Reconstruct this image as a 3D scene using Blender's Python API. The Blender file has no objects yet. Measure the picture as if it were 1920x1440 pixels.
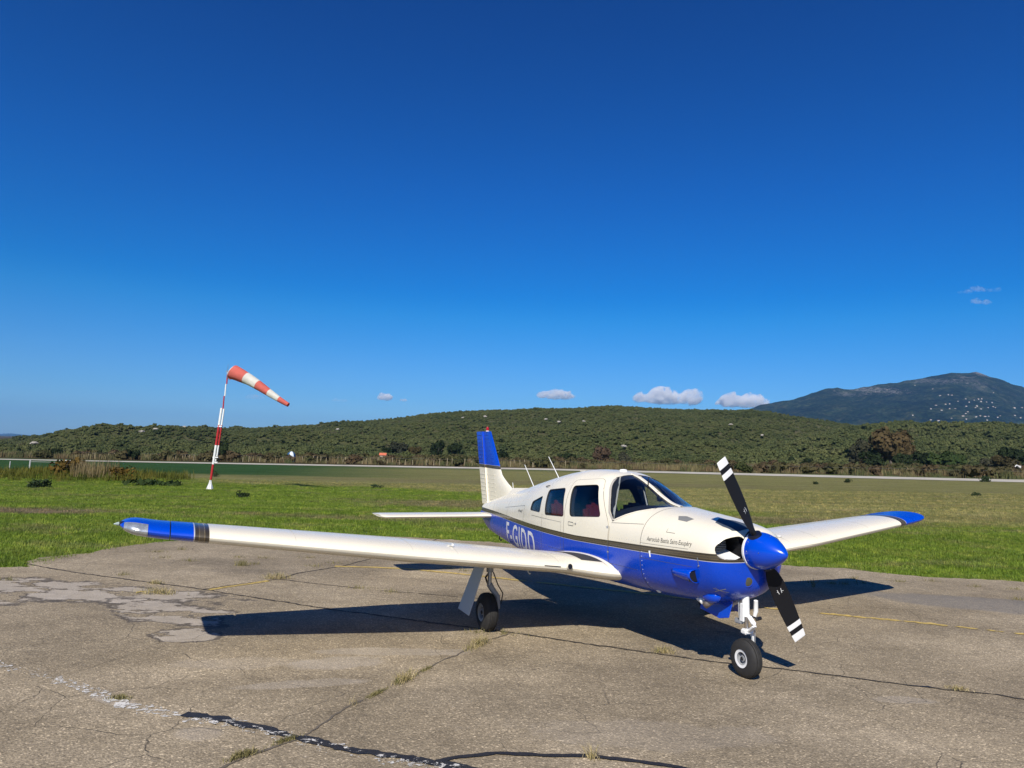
import bpy, bmesh, math, random
from mathutils import Vector, Matrix, noise
from mathutils.bvhtree import BVHTree
R = math.radians
sc = bpy.context.scene
col = sc.collection
random.seed(7)

# ------------------------------------------------------------------ camera, sky, sun, exposure
cam_d = bpy.data.cameras.new('camera')
cam = bpy.data.objects.new('camera', cam_d)
col.objects.link(cam)
cam_d.sensor_width = 36.0
cam_d.lens = 1370.37 / 1920 * 36
cam_d.clip_start = 0.1
cam_d.clip_end = 60000
PITCH, ROLL, CAM_Z = 0.0946313, 0.0356610, 2.01955
_f = Vector((0, math.cos(PITCH), math.sin(PITCH)))
_r0 = Vector((1, 0, 0)); _u0 = _r0.cross(_f)
_r = _r0 * math.cos(ROLL) + _u0 * math.sin(ROLL)
_u = -_r0 * math.sin(ROLL) + _u0 * math.cos(ROLL)
M4 = Matrix((_r, _u, -_f)).transposed().to_4x4()
M4.translation = (0, 0, CAM_Z)
cam.matrix_world = M4
sc.camera = cam

PLANE_ROT = R(-64.6077)
SUN_EL = R(41.0)
SUN_AZ = R(-36.5) + PLANE_ROT          # world azimuth from +x, counter-clockwise
to_sun = Vector((math.cos(SUN_EL) * math.cos(SUN_AZ), math.cos(SUN_EL) * math.sin(SUN_AZ), math.sin(SUN_EL)))
world = bpy.data.worlds.new('World'); sc.world = world
world.use_nodes = True
wn = world.node_tree; wn.nodes.clear()
sky = wn.nodes.new('ShaderNodeTexSky'); sky.sky_type = 'NISHITA'
sky.sun_disc = False
sky.sun_elevation = SUN_EL
sky.sun_rotation = math.atan2(to_sun.x, to_sun.y)
sky.altitude = 0; sky.air_density = 1.0; sky.dust_density = 0.05; sky.ozone_density = 5.0
hsv = wn.nodes.new('ShaderNodeHueSaturation'); hsv.inputs['Saturation'].default_value = 1.5
gam = wn.nodes.new('ShaderNodeGamma'); gam.inputs[1].default_value = 1.25
bg = wn.nodes.new('ShaderNodeBackground'); bg.inputs[1].default_value = 0.056
wo = wn.nodes.new('ShaderNodeOutputWorld')
wn.links.new(sky.outputs[0], hsv.inputs['Color']); wn.links.new(hsv.outputs[0], gam.inputs[0])
tint = wn.nodes.new('ShaderNodeMix'); tint.data_type = 'RGBA'; tint.blend_type = 'MULTIPLY'; tint.inputs[0].default_value = 1; tint.inputs[7].default_value = (.84, .97, 1.12, 1)
wn.links.new(gam.outputs[0], tint.inputs[6])
tc = wn.nodes.new('ShaderNodeTexCoord'); sx = wn.nodes.new('ShaderNodeSeparateXYZ'); wn.links.new(tc.outputs['Generated'], sx.inputs[0])
rmp = wn.nodes.new('ShaderNodeValToRGB'); wn.links.new(sx.outputs['Z'], rmp.inputs[0]); cr_ = rmp.color_ramp
while len(cr_.elements) < 5: cr_.elements.new(.5)
for e_, (p_, c_) in zip(cr_.elements, ((0, (.42, .56, .84)), (.07, (.64, .73, .87)), (.18, (1.4, 1.06, .92)), (.34, (.60, .94, .96)), (.6, (.10, .72, .84)))): e_.position = p_; e_.color = (*c_, 1)
clr = wn.nodes.new('ShaderNodeMix'); clr.data_type = 'RGBA'; clr.blend_type = 'MULTIPLY'; clr.inputs[0].default_value = 1
wn.links.new(tint.outputs[2], clr.inputs[6]); wn.links.new(rmp.outputs[0], clr.inputs[7]); wn.links.new(clr.outputs[2], bg.inputs[0]); wn.links.new(bg.outputs[0], wo.inputs[0])
sun_d = bpy.data.lights.new('sun', 'SUN'); sun_d.energy = 5.0; sun_d.angle = R(0.5); sun_d.color = (1.0, 0.94, 0.84)
sun = bpy.data.objects.new('sun', sun_d); col.objects.link(sun)
sun.rotation_euler = (-to_sun).to_track_quat('-Z', 'Y').to_euler()
sun.location = (0, -30, 60)
sc.view_settings.view_transform = 'Standard'; sc.view_settings.look = 'None'
sc.view_settings.exposure = 0.2; sc.view_settings.gamma = 1.0; sc.view_settings.use_curve_mapping = False
sc.render.engine = 'CYCLES'
sc.cycles.max_bounces = 8; sc.cycles.transparent_max_bounces = 24
sc.cycles.diffuse_bounces = 3; sc.cycles.glossy_bounces = 3; sc.cycles.transmission_bounces = 4
sc.cycles.volume_bounces = 6
sc.cycles.volume_step_rate = 1.0
sc.cycles.use_denoising = True

# ------------------------------------------------------------------ helpers
def link(o, parent=None):
    col.objects.link(o)
    if parent is not None: o.parent = parent
    return o
def tag(o, label=None, cat=None, group=None, kind=None):
    if label: o['label'] = label
    if cat: o['category'] = cat
    if group: o['group'] = group
    if kind: o['kind'] = kind
    return o
def empty(name, loc=(0, 0, 0), rz=0.0):
    o = bpy.data.objects.new(name, None); o.empty_display_size = 0.3
    o.location = loc; o.rotation_euler = (0, 0, rz)
    return link(o)
def finish(me, smooth=True, angle=35):
    if smooth:
        for p in me.polygons: p.use_smooth = True
        if angle: me.set_sharp_from_angle(angle=R(angle))
    me.update()
def mk(name, verts, faces, mat=None, parent=None, smooth=True, angle=35):
    me = bpy.data.meshes.new(name); me.from_pydata([tuple(v) for v in verts], [], faces)
    if mat: me.materials.append(mat)
    finish(me, smooth, angle)
    return link(bpy.data.objects.new(name, me), parent)
def mkbm(name, bm, mat=None, parent=None, smooth=True, angle=35):
    bmesh.ops.recalc_face_normals(bm, faces=bm.faces)
    me = bpy.data.meshes.new(name); bm.to_mesh(me); bm.free()
    if mat: me.materials.append(mat)
    finish(me, smooth, angle)
    return link(bpy.data.objects.new(name, me), parent)
def box(bm, c, s, rot=None, bev=0.0):
    m = Matrix.Translation(c) @ (rot.to_4x4() if rot else Matrix.Identity(4)) @ Matrix.Diagonal((s[0], s[1], s[2], 1))
    r = bmesh.ops.create_cube(bm, size=1, matrix=m)
    if bev > 0:
        es = list({e for v in r['verts'] for e in v.link_edges})
        bmesh.ops.bevel(bm, geom=es, offset=bev, segments=2, affect='EDGES')
def tube(bm, pts, rad, n=12, cap=True):
    pts = [Vector(p) for p in pts]
    rads = rad if isinstance(rad, (list, tuple)) else [rad] * len(pts)
    rings = []; prev = None
    for i, p in enumerate(pts):
        d = (pts[min(i + 1, len(pts) - 1)] - pts[max(i - 1, 0)]).normalized()
        a = Vector((0, 0, 1)) if abs(d.z) < 0.9 else Vector((1, 0, 0))
        if prev is not None: a = prev
        u = (a - d * a.dot(d)).normalized(); v = d.cross(u); prev = u
        rings.append([bm.verts.new(p + (u * math.cos(t) + v * math.sin(t)) * rads[i]) for t in [2 * math.pi * k / n for k in range(n)]])
    for a, b in zip(rings, rings[1:]):
        for k in range(n): bm.faces.new((a[k], a[(k + 1) % n], b[(k + 1) % n], b[k]))
    if cap:
        bm.faces.new(rings[0][::-1]); bm.faces.new(rings[-1])
def lathe(bm, prof, c, ax, n=32, cap=True):
    """prof: (along, radius) pairs about axis ax through c"""
    ax = Vector(ax).normalized(); c = Vector(c)
    a = Vector((0, 0, 1)) if abs(ax.z) < 0.9 else Vector((1, 0, 0))
    u = (a - ax * a.dot(ax)).normalized(); v = ax.cross(u); rings = []
    for s, r in prof:
        if r < 1e-5: rings.append([bm.verts.new(c + ax * s)])
        else: rings.append([bm.verts.new(c + ax * s + (u * math.cos(t) + v * math.sin(t)) * r) for t in [2 * math.pi * k / n for k in range(n)]])
    for a_, b_ in zip(rings, rings[1:]):
        for k in range(n):
            q = [a_[k % len(a_)], a_[(k + 1) % len(a_)], b_[(k + 1) % len(b_)], b_[k % len(b_)]]
            q = [w for i, w in enumerate(q) if w not in q[:i]]
            if len(q) > 2:
                try: bm.faces.new(q)
                except ValueError: pass
    if cap:
        if len(rings[0]) > 1: bm.faces.new(rings[0][::-1])
        if len(rings[-1]) > 1: bm.faces.new(rings[-1])
def prism(name, poly, y0, y1, mat=None):
    n = len(poly)
    v = [(p[0], y0, p[1]) for p in poly] + [(p[0], y1, p[1]) for p in poly]
    f = [tuple(range(n)), tuple(range(2 * n - 1, n - 1, -1))] + [(i, i + n, (i + 1) % n + n, (i + 1) % n) for i in range(n)]
    bm = bmesh.new(); vs = [bm.verts.new(q) for q in v]
    for q in f: bm.faces.new([vs[i] for i in q])
    bmesh.ops.recalc_face_normals(bm, faces=bm.faces)
    me = bpy.data.meshes.new(name); bm.to_mesh(me); bm.free()
    if mat: me.materials.append(mat)
    return bpy.data.objects.new(name, me)
def round_poly(pts, r, seg=5):
    out = []; n = len(pts)
    for i in range(n):
        p = Vector(pts[i]); a = Vector(pts[i - 1]) - p; b = Vector(pts[(i + 1) % n]) - p
        rr = min(r, a.length * .45, b.length * .45)
        pa = p + a.normalized() * rr; pb = p + b.normalized() * rr
        for k in range(seg + 1):
            t = k / seg; out.append(tuple(pa * (1 - t) ** 2 + p * 2 * t * (1 - t) + pb * t * t))
    return out
def boolean(o, cutter, op='DIFFERENCE'):
    """evaluates a boolean and keeps the result on o; the cutter is thrown away"""
    tmp = cutter.name not in col.objects
    if tmp: col.objects.link(cutter)
    m = o.modifiers.new('b', 'BOOLEAN'); m.operation = op; m.object = cutter; m.solver = 'EXACT'; m.material_mode = 'TRANSFER'
    cutter.parent = o.parent
    bpy.context.view_layer.update()
    dg = bpy.context.evaluated_depsgraph_get()
    me = bpy.data.meshes.new_from_object(o.evaluated_get(dg), preserve_all_data_layers=True, depsgraph=dg)
    o.modifiers.clear(); old = o.data; o.data = me; bpy.data.meshes.remove(old)
    if tmp: bpy.data.objects.remove(cutter)
    return o
def join_objs(name, obs):
    bm = bmesh.new(); mats = []
    for o in obs:
        base = len(bm.faces); bm.from_mesh(o.data); bm.faces.ensure_lookup_table()
        mt = o.data.materials[0] if o.data.materials else None
        if mt is not None and mt not in mats: mats.append(mt)
        for f in bm.faces[base:]: f.material_index = mats.index(mt) if mt else 0
    me = bpy.data.meshes.new(name); bm.to_mesh(me); bm.free()
    for m in mats: me.materials.append(m)
    for o in obs: bpy.data.objects.remove(o)
    return bpy.data.objects.new(name, me)

# ------------------------------------------------------------------ materials
class NT:
    """small node-graph writer"""
    def __init__(s, mat): s.t = mat.node_tree; s.n = s.t.nodes; s.l = s.t.links
    def new(s, kind, **kw):
        nd = s.n.new(kind)
        for k, v in kw.items(): setattr(nd, k, v)
        return nd
    def put(s, inp, v):
        if v is None: return
        if isinstance(v, bpy.types.NodeSocket): s.l.new(v, inp)
        else:
            if hasattr(inp.default_value, '__len__') and not hasattr(v, '__len__'): v = (v,) * len(inp.default_value)
            if hasattr(v, '__len__') and len(inp.default_value) == 4 and len(v) == 3: v = (*v, 1)
            inp.default_value = v
    def math(s, op, a, b=None, c=None, clamp=False):
        nd = s.new('ShaderNodeMath', operation=op, use_clamp=clamp)
        for i, v in enumerate((a, b, c)): s.put(nd.inputs[i], v) if v is not None else None
        return nd.outputs[0]
    def obj(s): return s.new('ShaderNodeTexCoord').outputs['Object']
    def pos(s): return s.new('ShaderNodeNewGeometry').outputs['Position']
    def xyz(s, v):
        nd = s.new('ShaderNodeSeparateXYZ'); s.put(nd.inputs[0], v); return nd.outputs
    def scale(s, v, sc_):
        nd = s.new('ShaderNodeMapping'); s.put(nd.inputs[0], v); nd.inputs['Scale'].default_value = sc_; return nd.outputs[0]
    def noise(s, v, scale, detail=3, rough=.55, dist=0.0, col_=False):
        nd = s.new('ShaderNodeTexNoise'); s.put(nd.inputs['Vector'], v)
        nd.inputs['Scale'].default_value = scale; nd.inputs['Detail'].default_value = detail
        nd.inputs['Roughness'].default_value = rough; nd.inputs['Distortion'].default_value = dist
        return nd.outputs['Color' if col_ else 'Fac']
    def voro(s, v, scale, feature='F1', out='Distance', rnd=1.0):
        nd = s.new('ShaderNodeTexVoronoi', feature=feature); s.put(nd.inputs['Vector'], v)
        nd.inputs['Scale'].default_value = scale; nd.inputs['Randomness'].default_value = rnd; return nd.outputs[out]
    def ramp(s, f, stops, interp='LINEAR'):
        nd = s.new('ShaderNodeValToRGB'); s.put(nd.inputs[0], f); cr = nd.color_ramp; cr.interpolation = interp
        while len(cr.elements) < len(stops): cr.elements.new(0.5)
        for e, (p, c) in zip(cr.elements, stops):
            e.position = p; e.color = (*c, 1) if hasattr(c, '__len__') else (c, c, c, 1)
        return nd.outputs[0]
    def mix(s, f, a, b, mode='MIX'):
        nd = s.new('ShaderNodeMix', data_type='RGBA', blend_type=mode)
        s.put(nd.inputs[0], f); s.put(nd.inputs[6], a); s.put(nd.inputs[7], b); return nd.outputs[2]
    def maprange(s, v, a, b, c=0.0, d=1.0, smooth=False):
        nd = s.new('ShaderNodeMapRange', interpolation_type='SMOOTHSTEP' if smooth else 'LINEAR')
        s.put(nd.inputs[0], v)
        for i, q in enumerate((a, b, c, d)): s.put(nd.inputs[i + 1], q)
        return nd.outputs[0]
    def bump(s, h, strength, dist):
        nd = s.new('ShaderNodeBump'); s.put(nd.inputs['Height'], h); nd.inputs['Strength'].default_value = strength
        nd.inputs['Distance'].default_value = dist; return nd.outputs[0]
MATS = {}
def mat(name, base=(.5, .5, .5), rough=.5, metal=0.0, coat=0.0, spec=.5, wear=.05, wscale=9.0, sub=None):
    """principled material whose colour and roughness wander a little with an object-space noise"""
    if name in MATS: return MATS[name]
    m = bpy.data.materials.new(name); m.use_nodes = True; nt = NT(m)
    b = nt.n['Principled BSDF']
    oc = nt.obj(); nz = nt.noise(oc, wscale, 4, .6)
    k = nt.maprange(nz, .25, .75, 1 - wear, 1 + wear)
    cc = nt.mix(1.0, base, k, 'MULTIPLY'); nt.put(b.inputs['Base Color'], cc)
    nt.put(b.inputs['Roughness'], nt.maprange(nz, .3, .7, max(.02, rough * .85), min(1, rough * 1.2)))
    b.inputs['Metallic'].default_value = metal; b.inputs['Coat Weight'].default_value = coat
    b.inputs['Coat Roughness'].default_value = .06; b.inputs['Specular IOR Level'].default_value = spec
    MATS[name] = m; return m
CREAM = (.80, .74, .59); BLUE = (.0, .056, .52)
cream = mat('cream_paint', CREAM, .28, coat=.35, wear=.035, wscale=2.0)
blue = mat('blue_paint', BLUE, .22, coat=.35, wear=.05, wscale=2.0)
white = mat('white_paint', (.8, .8, .78), .4, wear=.06, wscale=20)
black = mat('black_paint', (.012, .012, .014), .35, wear=.2)
rubber = mat('tyre_rubber', (.022, .021, .02), .75, wear=.3, wscale=25)
steel = mat('bare_steel', (.42, .42, .43), .35, metal=.9, wear=.15, wscale=30)
chrome = mat('polished_strut', (.7, .7, .72), .12, metal=1.0)
grey_met = mat('grey_gear_paint', (.28, .29, .30), .45, wear=.12, wscale=30)
dark_met = mat('dark_exhaust_metal', (.10, .085, .075), .5, metal=.7, wear=.3, wscale=30)
inner = mat('cabin_lining', (.035, .038, .048), .8, wear=.2)
navy = mat('glareshield_vinyl', (.012, .016, .028), .6, wear=.2)
leather = mat('red_seat_leather', (.085, .008, .005), .38, wear=.15, wscale=6)
seal = mat('dark_window_seal', (.02, .02, .022), .5)
line_m = mat('panel_gap', (.10, .095, .085), .7)
walk_m = mat('black_walkway_grit', (.035, .033, .032), .9, wear=.3, wscale=60)
slate = mat('slate_antiglare_paint', (.055, .075, .10), .6, wear=.08)
red_lens = mat('red_lens', (.35, .01, .01), .12)
ink = mat('dark_lettering', (.05, .05, .05), .5)
ink_w = mat('white_lettering', (.78, .78, .80), .4)
def glass_mat(name, tint, rough=0.0):
    m = bpy.data.materials.new(name); m.use_nodes = True; nt = NT(m); nt.n.remove(nt.n['Principled BSDF'])
    fr = nt.new('ShaderNodeFresnel'); bf = nt.new('ShaderNodeNewGeometry').outputs['Backfacing']; nt.put(fr.inputs[0], nt.maprange(bf, 0, 1, 1.27, 1 / 1.27))
    tr = nt.new('ShaderNodeBsdfTransparent'); nt.put(tr.inputs[0], tint)
    gl = nt.new('ShaderNodeBsdfGlossy'); gl.inputs['Roughness'].default_value = rough; nt.put(gl.inputs[0], (1, 1, 1))
    mx = nt.new('ShaderNodeMixShader'); nt.l.new(fr.outputs[0], mx.inputs[0]); nt.l.new(tr.outputs[0], mx.inputs[1]); nt.l.new(gl.outputs[0], mx.inputs[2])
    nt.l.new(mx.outputs[0], nt.n['Material Output'].inputs[0]); return m
glass = glass_mat('tinted_window_glass', (.87, .90, .92))
clear = glass_mat('clear_lens', (.9, .92, .93))
def hull_mat(name, kind):
    """aircraft paint: cream with blue parts and the gold-brown pinstripe band, laid out in the aircraft's own coordinates"""
    m = bpy.data.materials.new(name); m.use_nodes = True; nt = NT(m); b = nt.n['Principled BSDF']
    oc = nt.obj(); X, Y, Z = nt.xyz(oc)
    G1, G2, G3 = (.075, .062, .045), (.20, .155, .085), (.115, .095, .065)
    bands = [(0, (.45, .45, .48)), (.07, G1), (.30, G2), (.36, G3), (.62, G2), (.68, G1), (.9, G2), (.94, CREAM)]
    if kind == 'hull':
        k = nt.maprange(X, -2.2, 0.05, 0, 1)
        lo = nt.math('MULTIPLY_ADD', k, .065, 1.018); wd = nt.math('MULTIPLY_ADD', k, .014, .068)
        t = nt.math('DIVIDE', nt.math('SUBTRACT', Z, lo), wd)
    elif kind == 'fin':
        t = nt.math('DIVIDE', nt.math('SUBTRACT', nt.math('MULTIPLY_ADD', X, -.02, 1.66), Z), .06)
        t = nt.math('ADD', t, .5)
    else:  # wing: stripes run chordwise at the tips
        ay = nt.math('ABSOLUTE', Y)
        t = nt.math('DIVIDE', nt.math('SUBTRACT', 4.79, ay), .14)
    band = nt.ramp(t, bands, 'CONSTANT')
    c = nt.mix(nt.math('GREATER_THAN', t, 0.0), BLUE, band)
    c = nt.mix(nt.math('GREATER_THAN', t, 1.0), c, CREAM)
    big = nt.noise(oc, 1.3, 3, .5); fine = nt.noise(oc, 6, 4, .6)
    grime = nt.maprange(big, .3, .7, .965, 1.02)
    c = nt.mix(1.0, c, grime, 'MULTIPLY')
    if kind == 'wing':   # rivet rows: rows of tiny dimples along the ribs and spar
        pass
    nt.put(b.inputs['Base Color'], c)
    nt.put(b.inputs['Roughness'], nt.maprange(fine, .3, .7, .24, .32))
    inband = nt.math('MULTIPLY', nt.math('GREATER_THAN', t, .07), nt.math('LESS_THAN', t, .94))
    nt.put(b.inputs['Metallic'], nt.math('MULTIPLY', inband, .45))
    b.inputs['Coat Weight'].default_value = .25; b.inputs['Specular IOR Level'].default_value = .4; b.inputs['Coat Roughness'].default_value = .08
    wav = nt.noise(oc, 3.2, 2, .5)    # sheet metal between frames is never quite flat
    nt.put(b.inputs['Normal'], nt.bump(wav, .04, .02))
    return m
hull = hull_mat('fuselage_paint', 'hull'); finm = hull_mat('fin_paint', 'fin'); wingm = hull_mat('wing_paint', 'wing')

# ------------------------------------------------------------------ terrain, apron, runway
TILT = .018
def sstep(a, b, x):
    t = min(1, max(0, (x - a) / (b - a))); return t * t * (3 - 2 * t)
def gz(x, y):
    """field height: the apron lies level, the airfield beyond it falls gently to the left"""
    z = TILT * max(-190, min(190, x)) * sstep(16, 32, y)
    z -= .03 * (1 - sstep(18, 24, y))
    z += .45 * math.exp(-((x + 25.5) / 6.5) ** 2 - ((y - 43.5) / 3.2) ** 2)
    return z
def interp(tab, x):
    if x <= tab[0][0]: return tab[0][1]
    for (a, b), (c, d) in zip(tab, tab[1:]):
        if x <= c: return b + (d - b) * (x - a) / (c - a)
    return tab[-1][1]
def fbm(x, y, z=0, o=4):
    return noise.fractal(Vector((x, y, z)), 1.0, 2.0, o)

def zone_colour(nt, bright=1.0):
    """colour of the airfield turf by place: lush strip by the apron, mown straw-olive field, dark lucerne far left, brown verge"""
    P = nt.pos(); X, Y, Z = nt.xyz(P)
    flat = nt.scale(P, (1, 1, 0))
    wob = nt.noise(nt.scale(flat, (.05, .16, 1)), 1.0, 3, .6)
    y2 = nt.math('ADD', Y, nt.math('MULTIPLY', nt.math('SUBTRACT', wob, .5), 16))
    green = nt.ramp(nt.noise(flat, .7, 6, .75), [(.25, (.078, .130, .014)), (.5, (.155, .228, .026)), (.75, (.245, .272, .060))])
    olive = nt.ramp(nt.noise(nt.scale(flat, (.25, 1.2, 1)), 1.0, 5, .7), [(.3, (.165, .182, .048)), (.5, (.255, .245, .088)), (.7, (.325, .295, .135))])
    straw = nt.ramp(nt.noise(nt.scale(flat, (.4, 1.6, 1)), 1.3, 5, .7), [(.3, (.13, .105, .055)), (.6, (.25, .195, .12))])
    dark = nt.ramp(nt.noise(nt.scale(flat, (.2, .7, 1)), .8, 5, .7), [(.3, (.026, .075, .022)), (.6, (.050, .110, .032)), (.8, (.095, .125, .048))])
    brown = nt.ramp(nt.noise(nt.scale(flat, (.12, .4, 1)), .9, 5, .7), [(.3, (.055, .042, .018)), (.55, (.095, .07, .032)), (.75, (.08, .085, .03))])
    # the lush strip ends nearer on the right
    lim = nt.maprange(X, -8, 12, 44, 23)
    c = nt.mix(nt.maprange(nt.math('SUBTRACT', y2, lim), -2.5, 3.0, 0, 1, True), green, olive)
    # dry straw bands across the lush strip
    for (xc, yc, sx, sy, a) in ((-13.6, 20.8, 2.4, 1.2, .95), (-11.2, 21.3, 1.6, .6, .5), (-1.5, 29, 5, 2.6, .7), (9.5, 24.6, 5.5, 1.5, .75), (-4, 21.8, 6, .9, .5), (-17, 30, 4, 1.0, .3), (2, 52, 20, 4, .35), (6.5, 20.0, 1.8, .7, .6)):
        dx = nt.math('DIVIDE', nt.math('SUBTRACT', X, xc), sx); dy = nt.math('DIVIDE', nt.math('SUBTRACT', Y, yc), sy)
        d = nt.math('SQRT', nt.math('ADD', nt.math('MULTIPLY', dx, dx), nt.math('MULTIPLY', dy, dy)))
        d = nt.math('ADD', d, nt.math('MULTIPLY', nt.math('SUBTRACT', nt.noise(flat, 1.6, 4, .7), .5), 1.8))
        c = nt.mix(nt.math('MULTIPLY', nt.maprange(d, .5, 1.15, 1, 0, True), a), c, straw)
    dryp = nt.maprange(nt.noise(nt.scale(flat, (.35, .8, 1)), 1.0, 5, .7), .52, .66, 0, .5); c = nt.mix(dryp, c, straw)
    # mower lines
    mow = nt.noise(nt.scale(flat, (.03, 1.5, 1)), 1.0, 2, .5)
    c = nt.mix(1.0, c, nt.maprange(mow, .35, .65, .86, 1.12), 'MULTIPLY')
    farl = nt.math('MULTIPLY', nt.maprange(nt.math('SUBTRACT', y2, 56), -3, 4, 0, 1, True), nt.maprange(nt.math('ADD', X, nt.math('MULTIPLY', Y, .22)), -10, 12, 1, 0, True))
    c = nt.mix(farl, c, dark)
    c = nt.mix(nt.maprange(y2, 80, 92, 0, .55, True), c, dark)
    c = nt.mix(nt.maprange(nt.math('SUBTRACT', Y, nt.math('MULTIPLY', X, -.1)), 100, 104, 0, 1, True), c, brown)
    if bright != 1: c = nt.mix(1.0, c, (bright,) * 3, 'MULTIPLY')
    return c
m = bpy.data.materials.new('turf_ground'); m.use_nodes = True; nt = NT(m); b = nt.n['Principled BSDF']
c = zone_colour(nt, .82); P = nt.pos()
fine = nt.noise(nt.scale(P, (1, .45, 1)), 9, 5, .7)
c = nt.mix(1.0, c, nt.maprange(fine, .3, .7, .62, 1.35), 'MULTIPLY')
nt.put(b.inputs['Base Color'], c); b.inputs['Roughness'].default_value = 1; b.inputs['Specular IOR Level'].default_value = .05
nt.put(b.inputs['Normal'], nt.bump(nt.noise(P, 5, 5, .75), 1.0, .18)); turf = m
m = bpy.data.materials.new('grass_blade'); m.use_nodes = True; nt = NT(m); b = nt.n['Principled BSDF']
c = zone_colour(nt, 1.15)
oi = nt.new('ShaderNodeObjectInfo').outputs['Random']
c = nt.mix(1.0, c, nt.ramp(oi, [(0, (.7, .75, .6)), (.5, (1, 1, 1)), (.9, (1.35, 1.2, 1.1)), (1, (1.9, 1.6, 1.5))]), 'MULTIPLY')
nt.put(b.inputs['Base Color'], c); b.inputs['Roughness'].default_value = .6; b.inputs['Specular IOR Level'].default_value = .25
tl = nt.new('ShaderNodeBsdfTranslucent'); nt.put(tl.inputs[0], c)
mx = nt.new('ShaderNodeMixShader'); mx.inputs[0].default_value = .3
nt.l.new(b.outputs[0], mx.inputs[1]); nt.l.new(tl.outputs[0], mx.inputs[2]); nt.l.new(mx.outputs[0], nt.n['Material Output'].inputs[0]); blade_m = m

xs = [-16000, -6000, -2500, -1200, -600, -350, -190] + list(range(-150, -60, 15)) + [x * 1.0 for x in range(-60, 61, 2)] + list(range(75, 151, 15)) + [190, 350, 600, 1200, 2500, 6000, 16000]
ys = [-300, -60, -20, 0, 8] + [12 + i for i in range(0, 52)] + [66, 72, 80, 90, 100, 120, 150, 200, 300, 600, 1500, 4000, 16000]
V = [(x, y, gz(x, y)) for y in ys for x in xs]; nx = len(xs)
F = [(j * nx + i, j * nx + i + 1, (j + 1) * nx + i + 1, (j + 1) * nx + i) for j in range(len(ys) - 1) for i in range(nx - 1)]
ground = tag(mk('ground', V, F, turf), 'airfield grass and far plain', kind='structure')

# apron: one sheet of worn asphalt concrete, ragged where the turf eats into it
m = bpy.data.materials.new('worn_apron'); m.use_nodes = True; nt = NT(m); b = nt.n['Principled BSDF']
P = nt.pos(); X, Y, Z = nt.xyz(P); P = nt.scale(P, (1, 1, 0))
base = nt.ramp(nt.noise(P, .55, 6, .65), [(.3, (.218, .176, .117)), (.5, (.290, .236, .158)), (.7, (.360, .296, .203))])
agg = nt.voro(P, 80, out='Color'); ag = nt.xyz(agg)[0]
stone = nt.ramp(ag, [(0, .62), (.3, .86), (.62, 1.0), (.90, 1.16), (1.0, 2.0)])
c = nt.mix(1.0, base, stone, 'MULTIPLY')
grit = nt.noise(P, 130, 3, .7); c = nt.mix(1.0, c, nt.maprange(grit, .3, .7, .72, 1.3), 'MULTIPLY')
c = nt.mix(1.0, c, nt.maprange(nt.noise(P, 6, 5, .75), .3, .7, .86, 1.14), 'MULTIPLY')
c = nt.mix(1.0, c, nt.maprange(nt.noise(nt.scale(P, (1, 1.6, 1)), .35, 4, .6, .6), .35, .65, .80, 1.14), 'MULTIPLY')
def blot(x0, y0, sx, sy, rot=0.0, wob=.9, freq=1.4, lo=.75, hi=.95):
    dx = nt.math('SUBTRACT', X, x0); dy = nt.math('SUBTRACT', Y, y0); cr, sr = math.cos(rot), math.sin(rot)
    ex = nt.math('DIVIDE', nt.math('ADD', nt.math('MULTIPLY', dx, cr), nt.math('MULTIPLY', dy, sr)), sx)
    ey = nt.math('DIVIDE', nt.math('SUBTRACT', nt.math('MULTIPLY', dy, cr), nt.math('MULTIPLY', dx, sr)), sy)
    d = nt.math('SQRT', nt.math('ADD', nt.math('MULTIPLY', ex, ex), nt.math('MULTIPLY', ey, ey)))
    d = nt.math('ADD', d, nt.math('MULTIPLY', nt.math('SUBTRACT', nt.noise(P, freq, 6, .68), .5), wob * 2))
    return nt.maprange(d, lo, hi, 1, 0)
# pale scaled-off patches where the wearing course is gone, with islands of old asphalt left in them
pale_c = nt.mix(1.0, nt.ramp(nt.noise(P, 2.5, 5, .7), [(.3, (.33, .285, .225)), (.7, (.44, .385, .315))]), nt.maprange(grit, .3, .7, .9, 1.12), 'MULTIPLY')
isl = nt.maprange(nt.noise(nt.scale(P, (.9, 1.7, 1)), 1.5, 5, .6), .54, .57, 1, 0)
hgt = None
for args, amt in (((-6.9, 9.5, 1.6, .5, -.1), .8), ((-5.8, 9.95, 2.5, .72, -.12), .85), ((-4.0, 8.9, 1.15, .55, -.5), .8), ((-3.35, 7.95, .42, .34), .85), ((-1.5, 7.1, .6, .24, .3), .5), ((-1.1, 7.55, .9, .16, .1), .45), ((-1.7, 6.45, .6, .13, .3), .42), ((-2.4, 7.0, .7, .2, .2), .25), ((-2.1, 5.3, .22, .16), .35), ((3.5, 6.6, .3, .1), .4), ((1.0, 5.6, 1.2, .3), .22), ((-3.0, 5.9, .3, .13, -.4), .55)):
    k0 = blot(*args); k = nt.math('MULTIPLY', k0, amt)
    if amt > .6: k = nt.math('MULTIPLY', k, isl); hgt = k if hgt is None else nt.math('MAXIMUM', hgt, k)
    c = nt.mix(k, c, pale_c)
    if amt > .6:
        k0 = nt.math('MULTIPLY', k0, isl); rim = nt.math('MULTIPLY', nt.math('MULTIPLY', k0, nt.math('SUBTRACT', 1.0, k0)), 3.2); c = nt.mix(nt.math('MINIMUM', rim, .8), c, (.06, .05, .04))
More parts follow.
